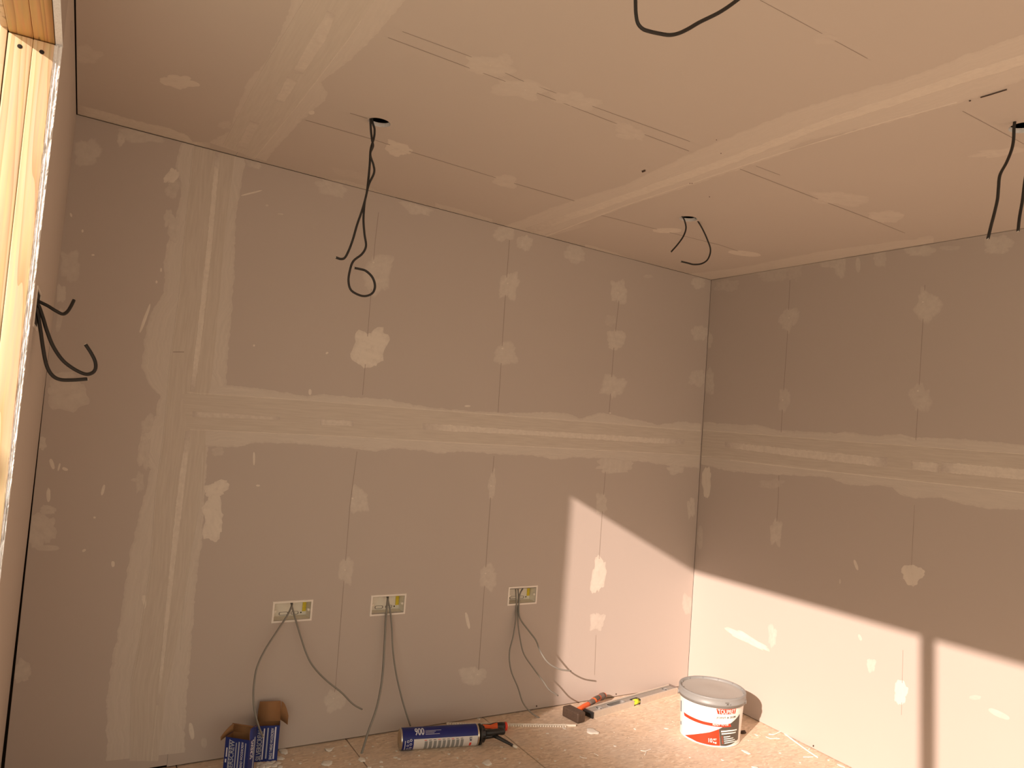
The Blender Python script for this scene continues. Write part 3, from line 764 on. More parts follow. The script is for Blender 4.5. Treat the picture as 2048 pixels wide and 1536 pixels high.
    patch(*a, mat=m, rag=.04 if small else .21, spike=0 if small else spiky)
# dimples where the screw heads sit
def dimple(k, x, y, r=1.6):
    patch(k, x, y, r*1.3, r, 0, 1.0, .6, mat=M_LIGHT, rag=.05, off=.0009).name = 'screw_dimple'
for a in [('b', 747, 525), ('b', 1015, 567), ('b', 1236, 586), ('b', 1005, 697), ('b', 705, 997), ('b', 690, 1140), ('b', 971, 1147), ('b', 982, 972), ('b', 955, 1349),
          ('b', 667, 1397), ('b', 1220, 826), ('r', 1578, 636), ('r', 1846, 604), ('r', 1566, 800), ('r', 1836, 782), ('c', 981, 131), ('c', 1051, 180), ('c', 785, 293), ('c', 1420, 560)]:
    dimple(*a)
# fine set-out lines in pencil
for k, P, w in [
    ('b', [(757, 425), (750, 485), (730, 735), (725, 790)], 1.1), ('b', [(714, 903), (700, 1010), (671, 1373), (669, 1385)], 1.1), ('b', [(724, 800), (716, 870)], .9),
    ('b', [(1019, 480), (1010, 600), (996, 825)], 1.1), ('b', [(988, 912), (982, 985), (957, 1342)], 1.1), ('b', [(1238, 600), (1228, 690), (1218, 828)], 1.1),
    ('b', [(1211, 940), (1204, 1030), (1198, 1120)], 1.0), ('b', [(1192, 1270), (1189, 1350)], .9), ('b', [(908, 830), (906, 848)], .9),
    ('r', [(1580, 560), (1575, 671), (1566, 800), (1562, 868)], 1.0), ('r', [(1558, 950), (1556, 1010), (1553, 1050)], 1.0),
    ('r', [(1850, 570), (1846, 640), (1838, 780), (1831, 892)], 1.1), ('r', [(1829, 1010), (1823, 1130)], .7), ('r', [(1806, 1300), (1803, 1430)], 1.0),
    ('c', [(805, 63), (941, 113), (1041, 160), (1300, 254), (1380, 283)], 1.0), ('c', [(776, 75), (923, 130), (1090, 192), (1300, 273), (1378, 302)], 1.1), ('c', [(1480, 338), (1615, 390), (1738, 437)], 1.1),
    ('c', [(1512, 332), (1560, 350)], .8), ('c', [(1738, 437), (1810, 466)], .9), ('c', [(611, 240), (750, 280), (820, 303), (1040, 370), (1150, 402)], 1.0), ('c', [(700, 226), (735, 237)], 1.2),
    ('c', [(1180, 425), (1440, 490), (1500, 510)], .8), ('c', [(1520, 0), (1635, 62), (1735, 117)], 1.1), ('c', [(1925, 222), (2048, 288)], 1.1)]:
    pencil(k, P, w)
for P, w in [([(1961, 194), (1975, 190), (2014, 178)], 2.0), ([(1284, 343), (1291, 340)], 3.2), ([(1938, 201), (1942, 200)], 2)]:
    pencil('c', P, w, .0016, M_KNOT, 'score_mark')
for x, y in ((1433, 279), (1442, 306), (1380, 366), (1384, 366), (1419, 393)):
    pencil('c', [(x-.9, y), (x+.9, y)], 1.6, .0012, M_KNOT, 'score_mark')
for x, y, r in ((1073, 1412, 1.6), (1232, 1388, 1.3)):
    pencil('b', [(x, y-r), (x, y+r)], r*1.5, .0010, M_KNOT, 'score_mark')
pencil('r', [(1627, 1490), (1627, 1493.5)], 2.5, .0010, M_KNOT, 'score_mark')
# black open joint between the left wall and the ceiling board is real (boards stop short)

# ================================================================== WALL BOXES AND CABLES
def back_box(label, a, b_, c, d, yellow=True):
    t = thing('socket_back_box', label, 'back box', (a, 0, c), 0, 'recessed back boxes along the back wall')
    w, h = b_-a, d-c; fl = .0075; pr = .0022
    # flange frame, four bars with a chamfer
    bm = bmesh.new()
    O = [(0, 0), (w, 0), (w, h), (0, h)]; I = [(fl, fl), (w-fl, fl), (w-fl, h-fl), (fl, h-fl)]
    def vv(p, y): return bm.verts.new((p[0], y, p[1]))
    o0 = [vv(p, 0.0) for p in O]
    O2 = [(.0008, .0008), (w-.0008, .0008), (w-.0008, h-.0008), (.0008, h-.0008)]
    o1 = [vv(p, -pr) for p in O2]; i1 = [vv(p, -pr) for p in I]; i0 = [vv(p, .004) for p in I]
    for A, B in ((o0, o1), (o1, i1), (i1, i0)):
        for k in range(4): bm.faces.new((A[k], A[(k+1) % 4], B[(k+1) % 4], B[k]))
    bmesh.ops.recalc_face_normals(bm, faces=bm.faces[:])
    lbm('flange', bm, M_WHITE, t)
    # inner shell
    D = .046; m_ = .0085
    P = [(m_, m_), (w-m_, m_), (w-m_, h-m_), (m_, h-m_)]
    V = [(p[0], .001, p[1]) for p in P]+[(p[0]+(.002 if p[0] < w/2 else -.002), D, p[1]+(.002 if p[1] < h/2 else -.002)) for p in P]
    Fc = [(k, (k+1) % 4, 4+(k+1) % 4, 4+k) for k in range(4)]+[(4, 5, 6, 7)]
    lpy('shell', V, Fc, M_CREAM, t)
    # knock-outs: raised rings on the back and the base
    def ring(cx_, cz_, rx, rz):
        V, Fc = [], []
        n = 28
        for k in range(n):
            q = 2*pi*k/n
            ux = abs(cos(q))**.4*(1 if cos(q) > 0 else -1); uz = abs(sin(q))**.6*(1 if sin(q) > 0 else -1)
            for s, yy in ((1, D-.0004), (1, D-.0016), (.86, D-.0016), (.86, D-.0004)):
                V.append((cx_+ux*rx*s, yy, cz_+uz*rz*s))
        for k in range(n):
            for j in range(3):
                A = k*4+j; B = ((k+1) % n)*4+j
                Fc.append((A, A+1, B+1, B))
        return V, Fc
    lpy('knockout_ring', *ring(w*.36, h*.26, .017, .006), M_GRIP, t)
    lpy('knockout_ring', *ring(w*.64, h*.26, .014, .006), M_GRIP, t)
    if yellow:
        V, Fc = box_vf(w-.026, w-.013, D-.004, D-.001, h*.32, h*.86)
        lpy('earth_tag', V, Fc, M_YELLOW, t)
        v, f = lathe_vf([(.0001, .0022), (.0022, .0022), (.0026, 0)], 14)
        o = lpy('screw', v, f, M_DARK, t, True); o.matrix_local = Matrix.Translation((w-.030, D-.001, h*.26)) @ Matrix.Rotation(pi/2, 4, 'X')
    v, f = lathe_vf([(.0001, .014), (.0048, .014), (.0052, .012), (.0052, 0)], 16)
    for xx in (.0125, w-.0125):
        o = lpy('fixing_lug', v, f, M_CREAM, t, True); o.matrix_local = Matrix.Translation((xx, .018, h/2)) @ Matrix.Rotation(pi/2, 4, 'X')
    # hole at the top of the shell where the cables come in
    V, Fc = box_vf(w*.42, w*.60, .012, .034, h-m_-.0018, h-m_-.0008)
    lpy('cable_entry', V, Fc, M_DARK, t)
    return t
back_box('white recessed box with two cables, above the blue screw cartons', *SOCK[0])
back_box('middle white recessed box, above the blue and white can', *SOCK[1])
back_box('white recessed box with three cables, nearest the sunlit patch', *SOCK[2])

def cable(label, pts, r, mat, group=None, ends=True, flat=.85, seg=10, n=8):
    P = catmull(pts, n)
    c0 = P[0]
    if mat is M_CABLE_SHADE: r = r*1.22
    V, Fc = tube_vf([p-c0 for p in P], r, seg, flat)
    t = thing('cable', label, 'cable', c0, 0, group)
    lpy('sheath', V, Fc, mat, t, True)
    # bared conductors peeping out of the cut end
    d = (P[-1]-P[-2]).normalized(); u = d.orthogonal().normalized()
    rr = r[-1] if isinstance(r, list) else r
    parts = []
    for s in (-.4, .4):
        q = P[-1]-c0+u*rr*s
        parts.append(tube_vf([q, q+d*.0018], rr*.26, 6))
    lpy('conductor', *merge(parts), M_COPPER, t)
    return t
def at_depth(pl):
    """pl: (x, y, distance in front of the back wall)"""
    return [hit(x, y, ((0, -q, 0), (0, 1, 0))) for x, y, q in pl]
g = 'cut cable tails hanging out of the wall boxes'
cable('cable tail dropping from left wall box into the blue carton', at_depth([(584, 1205, -.030), (583, 1213, -.010), (574, 1232, .012), (553, 1264, .03), (530, 1300, .05), (514, 1335, .065), (508, 1370, .08), (507, 1398, .095), (510, 1425, .11), (517, 1452, .118), (526, 1474, .122)]), .0040, M_CABLE_G, g)
cable('cable tail curving from left wall box towards the wall, cut end free', at_depth([(582, 1205, -.030), (584, 1213, -.010), (590, 1235, .01), (598, 1262, .03), (612, 1305, .05), (626, 1332, .06), (652, 1360, .07), (683, 1385, .08), (706, 1408, .085), (725, 1419, .09)]), .0034, M_CABLE_G, g)
cable('thick cable tail from middle wall box reaching down to the chipboard floor', at_depth([(776, 1192, -.030), (775, 1202, -.008), (772, 1235, .012), (769, 1290, .03), (766, 1340, .045), (761, 1380, .06), (752, 1420, .08), (737, 1462, .10), (729, 1488, .118), (723, 1508, .130)]), .0046, M_CABLE_G, g)
cable('thin cable tail from middle wall box ending behind the can', at_depth([(774, 1192, -.030), (777, 1205, -.008), (781, 1225, .008), (784, 1260, .02), (786, 1300, .03), (792, 1345, .04), (802, 1390, .05), (812, 1425, .055), (821, 1452, .06)]), .0036, M_CABLE_G, g)
cable('cable tail from right wall box, longest of three, ending near the floor', at_depth([(1031, 1176, -.03), (1032, 1190, -.008), (1033, 1225, .01), (1027, 1270, .025), (1019, 1305, .035), (1022, 1340, .045), (1036, 1375, .055), (1046, 1405, .065), (1062, 1425, .075), (1082, 1438, .08)]), .0038, M_CABLE_G, g)
cable('cable tail from right wall box, middle of three, ending above the hammer', at_depth([(1036, 1176, -.03), (1037, 1200, -.008), (1036, 1240, .015), (1040, 1275, .03), (1048, 1308, .045), (1068, 1338, .06), (1086, 1362, .075), (1099, 1380, .085), (1116, 1391, .09)]), .0036, M_CABLE_G, g)
cable('cable tail from right wall box reaching into sunlight, lit pale', at_depth([(1046, 1176, -.03), (1039, 1192, -.008), (1038, 1225, .015), (1043, 1242, .025), (1058, 1262, .045), (1072, 1281, .065), (1081, 1303, .085), (1096, 1325, .10), (1118, 1338, .11), (1142, 1342, .115)]), .0034, M_CABLE_G, g)
# left wall box and its tails
P = hit(76, 622, 'l')
lb = thing('socket_back_box', 'white recessed box on the left wall, seen edge on', 'back box', (P.x, -.955, 1.385), 0, None)
V, Fc = merge([box_vf(-.001, .0022, -.0, .006, 0, .085), box_vf(-.001, .0022, .142, .148, 0, .085), box_vf(-.001, .0022, .006, .142, 0, .006), box_vf(-.001, .0022, .006, .142, .079, .085)])
lpy('flange', V, Fc, M_WHITE, lb)
lpy('shell', *box_vf(-.004, .0004, .006, .142, .006, .079), M_DARK, lb)  # dark plate standing for the shaded recess; no hole is cut
def left_plane(pl):
    return [hit(x, y, ((0, q, 0), (0, 1, 0))) for x, y, q in pl]
g = 'cable tails springing from the left wall'
cable('short cable tail kinked upward from the left wall box', left_plane([(74, 600, -.89), (80, 604, -.89), (96, 612, -.89), (112, 622, -.89), (125, 628, -.88), (134, 624, -.87), (141, 614, -.86), (148, 600, -.85)]), .0031, M_CABLE_SHADE, g)
cable('cable tail hooked back up from the left wall box', left_plane([(73, 606, -.90), (78, 613, -.90), (86, 636, -.90), (94, 662, -.90), (106, 692, -.89), (125, 720, -.88), (148, 738, -.87), (170, 748, -.86), (184, 746, -.85), (191, 737, -.845), (190, 722, -.84), (181, 704, -.84), (171, 689, -.84)]), .0033, M_CABLE_SHADE, g)
cable('lowest cable tail of the left wall box, end lying level', left_plane([(72, 616, -.91), (76, 630, -.91), (81, 660, -.91), (86, 695, -.91), (93, 730, -.905), (104, 750, -.90), (120, 759, -.89), (145, 760, -.88), (174, 758, -.87)]), .0033, M_CABLE_SHADE, g)

# ceiling holes' cables
def hang(y, pl):
    return [hit(p[0], p[1], ((0, y+(p[2] if len(p) > 2 else 0), 0), (0, 1, 0))) for p in pl]
g = 'twisted cable pair hanging through the left ceiling hole'
cable('cable of twisted pair from far left ceiling hole, ending in loop', hang(-.69, [(744, 226), (745, 244), (749, 258), (748, 275, .004), (742, 296, .004), (741, 312, -.004), (747, 330, -.004), (748, 346, -.004), (738, 368), (733, 388, .003), (729, 408), (727, 440), (729, 468), (732, 492), (724, 508), (707, 522), (700, 540), (697, 562), (702, 580), (718, 590), (732, 592), (745, 586), (750, 572), (745, 555), (732, 542), (719, 538), (709, 536)]), .0031, M_CABLE_SHADE, g)
cable('cable of twisted pair from far left ceiling hole, hooked short end', hang(-.69, [(740, 226), (741, 244), (742, 262), (744, 280, -.004), (746, 292, -.004), (741, 305, .004), (740, 318, .004), (739, 335, .004), (736, 365), (733, 388, -.003), (725, 418), (714, 450), (706, 478), (698, 500), (690, 515), (682, 518), (672, 515)]), .0031, M_CABLE_SHADE, g)
g = 'cable tails from the ceiling hole nearest the corner'
cable('short curved cable tail from ceiling hole nearest the corner', hang(-.69, [(1364, 432), (1369, 441), (1372, 456), (1367, 472), (1356, 488), (1342, 504)]), .0028, M_CABLE_SHADE, g)
cable('hook shaped cable tail from ceiling hole nearest the corner', hang(-.69, [(1390, 432), (1395, 441), (1405, 458), (1415, 480), (1421, 500), (1416, 518), (1404, 527), (1388, 529), (1375, 526), (1362, 523)]), .0028, M_CABLE_SHADE, g)
g = 'cable tails from the ceiling hole at the frame edge'
cable('longer cable tail, bent halfway, from rightmost ceiling hole', hang(-1.86, [(2030, 240), (2028, 256), (2027, 280), (2023, 300), (2013, 325), (2000, 350), (1997, 375), (1995, 398), (1989, 425), (1982, 452), (1976, 477)]), .0033, M_CABLE_SHADE, g)
cable('straighter cable tail at the very edge, from rightmost ceiling hole', hang(-1.86, [(2068, 240), (2066, 256), (2060, 300), (2050, 360), (2045, 400), (2039, 435), (2036, 462)]), .0033, M_CABLE_SHADE, g)
cable('single cable loop sagging from ceiling at the top edge', hang(-1.87, [(1278, -215), (1274, -150), (1271, -60), (1271, 0), (1272, 28), (1276, 47), (1286, 58), (1300, 63), (1318, 67), (1338, 70), (1356, 67), (1376, 58), (1400, 44), (1440, 24), (1476, -1), (1530, -45), (1545, -75)]), .0029, M_CABLE_SHADE)

# ================================================================== THINGS ON THE FLOOR
# ---- tub of filler
TX, TY, TH, RT, RB = -.3404, -.4873, .1999, .1389, .1226
tub = thing('filler_tub', 'round white tub of joint filler with grey lid, red and charcoal label', 'tub', (TX, TY, 0))
HB = TH-.012; RBODY = RT-.0065
def rad(z): return RB+(RBODY-RB)*min(1, max(0, (z-.006)/(HB-.006)))
v, f = lathe_vf([(.0001, .002), (RB-.008, .002), (RB-.004, .0), (RB-.001, .002), (RB, .006)]+[(rad(z), z) for z in np.linspace(.02, HB, 8)]+[(RBODY-.003, HB), (RBODY-.01, .08), (.0001, .08)], 96)
lpy('body', v, f, M_TUB, tub, True)
ZL = TH-.038
v, f = lathe_vf([(RT-.0055, ZL), (RT-.0015, ZL-.0005), (RT-.0012, ZL+.009), (RT+.0006, ZL+.010), (RT+.0006, ZL+.013), (RT-.0008, ZL+.014), (RT-.0005, TH-.006), (RT, TH-.003),
                 (RT-.0015, TH), (RT-.006, TH+.0002), (RT-.008, TH-.0015), (RT-.0105, TH-.004), (RT-.012, TH-.0075), (RT-.0125, TH-.0085)], 96)
lid = lpy('lid', v, f, M_LID, tub, True)
v, f = lathe_vf([(RT-.0125, TH-.0085), (RT-.016, TH-.0088), (RT-.03, TH-.0080), (RT-.034, TH-.0084), (.05, TH-.0084), (.045, TH-.0078), (.0001, TH-.0078)], 96)
lpy('lid_panel', v, f, M_LIDC, lid, True)
CAMA = -2.387
for k in range(12):
    a = CAMA+.35+k*pi/6
    V, Fc = box_vf(RT-.0125, RT-.0065, -.003, .003, TH-.009, TH-.0012)
    o = lpy('rib', V, Fc, M_LID, lid); o.matrix_local = Matrix.Rotation(a, 4, 'Z')
# pull tab notch on the lid skirt
th0 = CAMA+.46
for da, z, w_, h_ in ((0, ZL+.022, .10, .0022), (.02, ZL+.013, .05, .004), (.11, ZL+.015, .03, .002)):
    V, Fc = [], []
    for k in range(7):
        a = th0+da-w_/2*1.2+w_*1.2*k/6
        for zz in (z, z+h_): V.append(((RT+.0011)*cos(a), (RT+.0011)*sin(a), zz+(.003*sin(k/6*pi) if da == .02 else 0)))
    for k in range(6): Fc.append((2*k, 2*k+2, 2*k+3, 2*k+1))
    lpy('tab_slot', V, Fc, M_TUBDK, lid)
def cone_pt(u, z, off=.0005):
    r = rad(z)+off; a = CAMA+u
    return (r*cos(a), r*sin(a), z)
def cone_uv(px, py):
    """photograph pixel -> (angle from the camera side, height) on the tub"""
    v = ROWS.T @ np.array([(px-1024)/F_PX, (py-768)/F_PX, 1.0]); best = None
    lo, hi = 2.0, 4.2; prev = None
    for i in range(2200):
        t = lo+(hi-lo)*i/2199; p = CAM+t*v
        d = math.hypot(p[0]-TX, p[1]-TY)-rad(p[2])
        if d <= 0:
            a = atan2(p[1]-TY, p[0]-TX)-CAMA
            return ((a+pi) % (2*pi)-pi, p[2])
        if best is None or d < best[0]: best = (d, p)
    p = best[1]; a = atan2(p[1]-TY, p[0]-TX)-CAMA
    return ((a+pi) % (2*pi)-pi, p[2])
def lab_strip(name, up, lo, mat, off, n=40):
    """area of the label between two traced edges"""
    U = [cone_uv(*p) for p in up]; Lw = [cone_uv(*p) for p in lo]
    a = resample(U, n); b_ = resample(Lw, n); V, Fc = [], []
    for i in range(n):
        for s in range(5):
            q = a[i]*(1-s/4)+b_[i]*(s/4); V.append(cone_pt(q[0], q[1], off))
    for i in range(n-1):
        for s in range(4):
            k = i*5+s; Fc.append((k, k+5, k+6, k+1))
    return lpy(name, V, Fc, mat, tub, True)
def lab_text(txt, quad, mat, off=.0011, bold=0.0):
    """lettering fitted into the traced quad tl, tr, br, bl"""
    Q = [np.array(cone_uv(*p)) for p in quad]
    v, f = text_mesh(txt, bold=bold); V = []
    for x, y in v:
        top = Q[0]*(1-x)+Q[1]*x; bot = Q[3]*(1-x)+Q[2]*x; q = bot*(1-y)+top*y
        V.append(cone_pt(q[0], q[1], off))
    return lpy('lettering', V, f, mat, tub)
lab_strip('label_stripe', [(1368, 1424), (1385, 1434), (1405, 1442), (1424, 1446), (1445, 1449), (1460, 1447)], [(1369, 1431), (1388, 1442), (1405, 1448), (1424, 1452), (1442, 1454), (1462, 1453)], M_TUBRED, .0007)
lab_strip('label_panel', [(1370, 1470), (1400, 1467), (1420, 1464), (1437.5, 1458)], [(1384, 1478), (1400, 1486), (1420, 1490), (1440, 1491.5)], M_TUBRED, .0006)
lab_strip('label_panel', [(1437.5, 1458), (1447, 1453), (1462, 1446), (1472, 1437), (1479, 1428)], [(1440.5, 1491.5), (1451, 1492), (1461, 1489), (1469, 1484), (1475.5, 1478)], M_TUBDK, .0006)
lab_strip('label_badge', [(1432.5, 1417), (1444, 1418), (1458, 1418.2), (1472, 1417)], [(1435.5, 1428), (1446, 1428.6), (1458, 1428.4), (1470, 1427)], M_TUBRED, .0007)
lab_text('TOUPRET', [(1435, 1418.5), (1470.5, 1418), (1469, 1426.5), (1437, 1427.5)], M_TUBTXT, .0012, .012)
lab_text('JOINT & SKIM', [(1432.5, 1432.8), (1471, 1431), (1470, 1436.3), (1432.5, 1438)], M_TUBDK, .0010, .012)
lab_text('READY TO USE', [(1425.5, 1446), (1456.5, 1447.6), (1456.5, 1451), (1425.5, 1450.4)], M_TUBTXT, .0012, .01)
lab_text('10', [(1417, 1476), (1424.5, 1476.5), (1424.5, 1485), (1417, 1484)], M_TUBTXT, .0012, .012)
lab_text('kg', [(1426, 1482), (1433, 1482.5), (1433, 1487.5), (1426, 1487)], M_TUBTXT, .0012, .012)
lab_text('NET', [(1426, 1476.6), (1433, 1477), (1433, 1480.5), (1426, 1480)], M_TUBTXT, .0012, .012)
for k, (x0, y0, x1, y1, h) in enumerate([(1442, 1461.5, 1473, 1457.8, 2.6), (1443, 1466.5, 1471, 1463.2, 2.4), (1447, 1473, 1460, 1471.4, 1.7), (1447.5, 1477, 1466, 1474.6, 1.7), (1448, 1481.2, 1469, 1477.8, 1.7), (1448.5, 1485.2, 1472, 1480.6, 1.7)]):
    lab_strip('label_line', [(x0, y0), ((x0+x1)/2, (y0+y1)/2+.35), (x1, y1)], [(x0, y0+h), ((x0+x1)/2, (y0+y1)/2+.35+h), (x1, y1+h*.8)], M_TUBTXT, .0009, 16)
    if k > 1: lab_strip('label_tick', [(x0-4, y0), (x0-2.2, y0)], [(x0-4, y0+1.6), (x0-2.2, y0+1.6)], M_TUBRED, .0009, 4)
# side label columns
for z0, z1 in ((.09, .135), (.035, .05)):
    V = [cone_pt(u, z, .0006) for z in (z0, z1) for u in (-1.30, -1.26, -1.22)]
    lpy('label_tick', V, [(0, 1, 4, 3), (1, 2, 5, 4)], M_NAVY, tub)
# base lip
v, f = lathe_vf([(RB-.002, .0005), (RB+.0012, .0015), (RB+.0014, .005), (RB+.0003, .0065)], 96)
lpy('base_rim', v, f, M_TUB, tub, True)
# handle ear
for s in (-1, 1):
    a = CAMA+s*1.42
    v, f = lathe_vf([(.0001, .004), (.007, .004), (.009, .002), (.009, 0)], 20)
    o = lpy('handle_ear', v, f, M_LID, lid, True)
    o.matrix_local = Matrix.Rotation(a, 4, 'Z') @ Matrix.Translation((RT-.0015, 0, ZL+.006)) @ Matrix.Rotation(pi/2, 4, 'Y')

# ---- spirit level
p0 = hit(1184.5, 1438, 'f'); p1 = hit(1358, 1386.5, 'f')
ang = atan2(p1.y-p0.y, p1.x-p0.x); LL = (p1-p0).length
lv = thing('spirit_level', 'aluminium spirit level lying flat between hammer and tub, yellow vial', 'spirit level', p0, ang)
LW, LH = .060, .0265
g0, g1 = .280, .326        # cut-out at the vial
fl = .009
def level_body():
    # flat web with rails front and back, pierced by two slots
    parts = []
    web = .004
    z0, z1 = LH-.006-web, LH-.006
    slots = [(.055, .085), (.135, .235), (.545-.03, .545)]
    return z0, z1
e = .010
parts = [box_vf(e, g0, 0, .0045, 0, LH), box_vf(g1, LL-e, 0, .0045, 0, LH), box_vf(e, LL-e, LW-.0045, LW, 0, LH),
         box_vf(e, g0, .0045, fl, LH-.0035, LH), box_vf(g1, LL-e, .0045, fl, LH-.0035, LH), box_vf(e, LL-e, LW-fl, LW-.0045, LH-.0035, LH)]
lpy('rail', *merge(parts), M_ALU, lv)
# web with holes
bm = bmesh.new(); zt = LH-.0045
def oval(cx_, cy_, rx, ry, n=32):
    out = []
    for k in range(n):
        a = 2*pi*k/n
        out.append((cx_+(rx-ry)*(1 if cos(a) > 0 else -1)*(1 if abs(cos(a)) > 1e-6 else 0)+ry*cos(a), cy_+ry*sin(a)))
    return out
def web(x0, x1, holes):
    V, Fc = [], []
    xs = [x0]; segs = []
    cur = x0
    for (cx_, rx, ry) in holes:
        a, b_ = cx_-rx-.004, cx_+rx+.004
        segs.append((cur, a, None)); segs.append((a, b_, (cx_, rx, ry))); cur = b_
    segs.append((cur, x1, None))
    for a, b_, h in segs:
        y0, y1 = .0045, LW-.0045
        if h is None:
            v, f = box_vf(a, b_, y0, y1, zt-.003, zt)
        else:
            n = 32; ov = oval(h[0], LW/2, h[1], h[2], n); v, f = [], []
            for k in range(n):
                t = 2*pi*k/n
                m_ = max(abs(cos(t)), abs(sin(t))); sx, sy = cos(t)/m_, sin(t)/m_
                q = ((a+b_)/2+sx*(b_-a)/2, (y0+y1)/2+sy*(y1-y0)/2)
                v += [(ov[k][0], ov[k][1], zt), (q[0], q[1], zt), (ov[k][0], ov[k][1], zt-.012)]
            for k in range(n):
                A, B = 3*k, 3*((k+1) % n)
                f += [(A, A+1, B+1, B), (A, B, B+2, A+2)]
        V_, F_ = merge([(V, Fc), (v, f)]); V, Fc = V_, F_
    return V, Fc
lpy('web', *web(e, LL-e, [(.075, .0155, .0155), (.185, .055, .0135), (LL-.075, .0155, .0155)]), M_ALUW, lv)
lpy('web_back', *box_vf(e, LL-e, .006, LW-.006, .002, .005), M_ALUD, lv)
for (cx_, rx, ry) in ((.075, .0155, .0155), (LL-.075, .0155, .0155), (.185, .055, .0135)):
    V, Fc = [], []; n = 40
    inn, out_ = oval(cx_, LW/2, rx-.0015, ry-.0015, n), oval(cx_, LW/2, rx+.0022, ry+.0022, n)
    for k in range(n): V += [(*inn[k], zt+.0002), (*inn[k], zt+.0018), (*out_[k], zt+.0018), (*out_[k], zt+.0002)]
    for k in range(n):
        for j in range(3):
            A, B = 4*k+j, 4*((k+1) % n)+j; Fc.append((A, A+1, B+1, B))
    lpy('bezel', V, Fc, M_LID, lv)
for x in (.075, LL-.075):
    V, Fc = tube_vf([Vector((x-.010, LW/2, zt-.006)), Vector((x+.010, LW/2, zt-.006))], .005, 12)
    lpy('plumb_vial', V, Fc, M_ALUD if x > .3 else M_LABEL, lv, True)
V, Fc = tube_vf([Vector((g0+.003, .012, LH*.52)), Vector((g1-.003, .012, LH*.52))], .0118, 18)
lpy('level_vial', V, Fc, M_VIAL, lv, True)
lpy('vial_holder', *merge([box_vf(g0, g0+.003, .004, .026, .002, LH-.001), box_vf(g1-.006, g1, .001, .026, .002, LH-.001), box_vf(g0, g1, .025, .028, .002, LH-.002)]), M_BLACK, lv)
bbox('end_cap', (0, e, -.0003, LW+.0003, 0, LH+.0004), M_BLACK, lv, .0015)
bbox('end_cap', (LL-e*.5, LL, -.0003, LW+.0003, 0, LH+.0004), M_GRIP, lv, .0015)

# ---- club hammer
ha = radians(-82)
hm = thing('club_hammer', 'club hammer with rusty steel head and orange grip, by the level', 'hammer', (-.835, -.098, 0), ha)
bm = bmesh.new()
L_, W_, H_ = .100, .046, .044
v, f = box_vf(0, L_, 0, W_, 0, H_); vs = [bm.verts.new(p) for p in v]
for q in f: bm.faces.new([vs[i] for i in q])
bmesh.ops.bevel(bm, geom=bm.edges[:], offset=.0055, segments=2, affect='EDGES', profile=.4)
lbm('head', bm, M_STEEL, hm)
# handle: from head middle outwards (local +y), in world towards the wall corner
hroot = Vector((.042, W_-.004, .029)); inv = hm.matrix_world.inverted()
hend = inv @ Vector((-.560, -.033, .029))
ax = (hend-hroot)
def along(t, up=0): return hroot+ax*t+Vector((0, 0, up))
V, Fc = tube_vf([along(-.06), along(.1), along(.2)], [.010, .009, .010], 16, .8)
lpy('shaft', V, Fc, M_ORANGE, hm, True)
V, Fc = tube_vf([along(.06), along(.16), along(.26), along(.40), along(.47)], [.0105, .0115, .013, .0125, .011], 18, .85)
lpy('grip_band', V, Fc, M_ORANGE, hm, True)
V, Fc = tube_vf([along(t, .001) for t in (.44, .5, .6, .7, .8, .88, .94, 1.0)], [.0110, .0130, .0145, .0135, .0135, .0155, .0185, .0165], 18, .9)
gr = lpy('grip', V, Fc, M_GRIP, hm, True)
V, Fc = tube_vf([along(t, .0022) for t in (.60, .62, .84, .86)], [.012, .0148, .0142, .012], 18, .9)
lpy('grip_inlay', V, Fc, M_ORANGE, gr, True).scale = (1, 1, 1)
V, Fc = tube_vf([along(t, .0036) for t in (.64, .66, .80, .82)], [.0125, .0148, .0142, .012], 18, .9)
lpy('grip_inlay', V, Fc, M_TUBDK, gr, True)
V, Fc = tube_vf([along(1.0, .001), along(1.04, .001)], [.0165, .013], 18, .9)
lpy('end_knob', V, Fc, M_ORANGE, hm, True)

# ---- foam can on its gun
CR = .0385
a0 = hit(799, 1478, ((0, 0, CR), (0, 0, 1))); a1 = hit(955, 1468.5, ((0, 0, CR), (0, 0, 1)))
ca = atan2(a1.y-a0.y, a1.x-a0.x); CL = (a1-a0).length
fg = thing('foam_gun', 'blue and white foam can lying on floor with black gun fitted', 'foam gun', (a0.x, a0.y, 0), ca)
def on_can(t, phi, off=.0):    # t along, phi from the camera-facing side upward
    r = CR+off
    return (t, -r*cos(phi), CR+r*sin(phi))
def can_band(name, t0, t1, f0, f1, mat, parent, off=.0004, n=None):
    n = n or max(3, int(abs(f1-f0)/.09)); V, Fc = [], []
    for k in range(n+1):
        ph = f0+(f1-f0)*k/n
        V += [on_can(t0, ph, off), on_can(t1, ph, off)]
    for k in range(n): Fc.append((2*k, 2*k+1, 2*k+3, 2*k+2))
    return lpy(name, V, Fc, mat, parent, True)
Mx = Matrix.Translation((0, 0, CR)) @ Matrix.Rotation(pi/2, 4, 'Y')
v, f = lathe_vf([(.0001, .004), (CR*.55, .005), (CR*.80, .001), (CR*.9, -.001), (CR-.001, 0), (CR, .003), (CR-.0008, .006), (CR-.0008, CL-.008), (CR, CL-.006), (CR, CL-.003), (CR-.002, CL), (CR*.8, CL+.003), (CR*.5, CL+.012), (CR*.42, CL+.018), (.0001, CL+.018)], 64)
v = [tuple(Mx @ Vector(p)) for p in v]
can = lpy('can', v, f, M_METAL, fg, True)
can_band('label_print', .006, CL-.008, -pi, pi, M_BLUE, can, .0001, 64)
can_band('label_print', .048, CL-.009, -1.35, .30, M_LABEL, can, .0004)
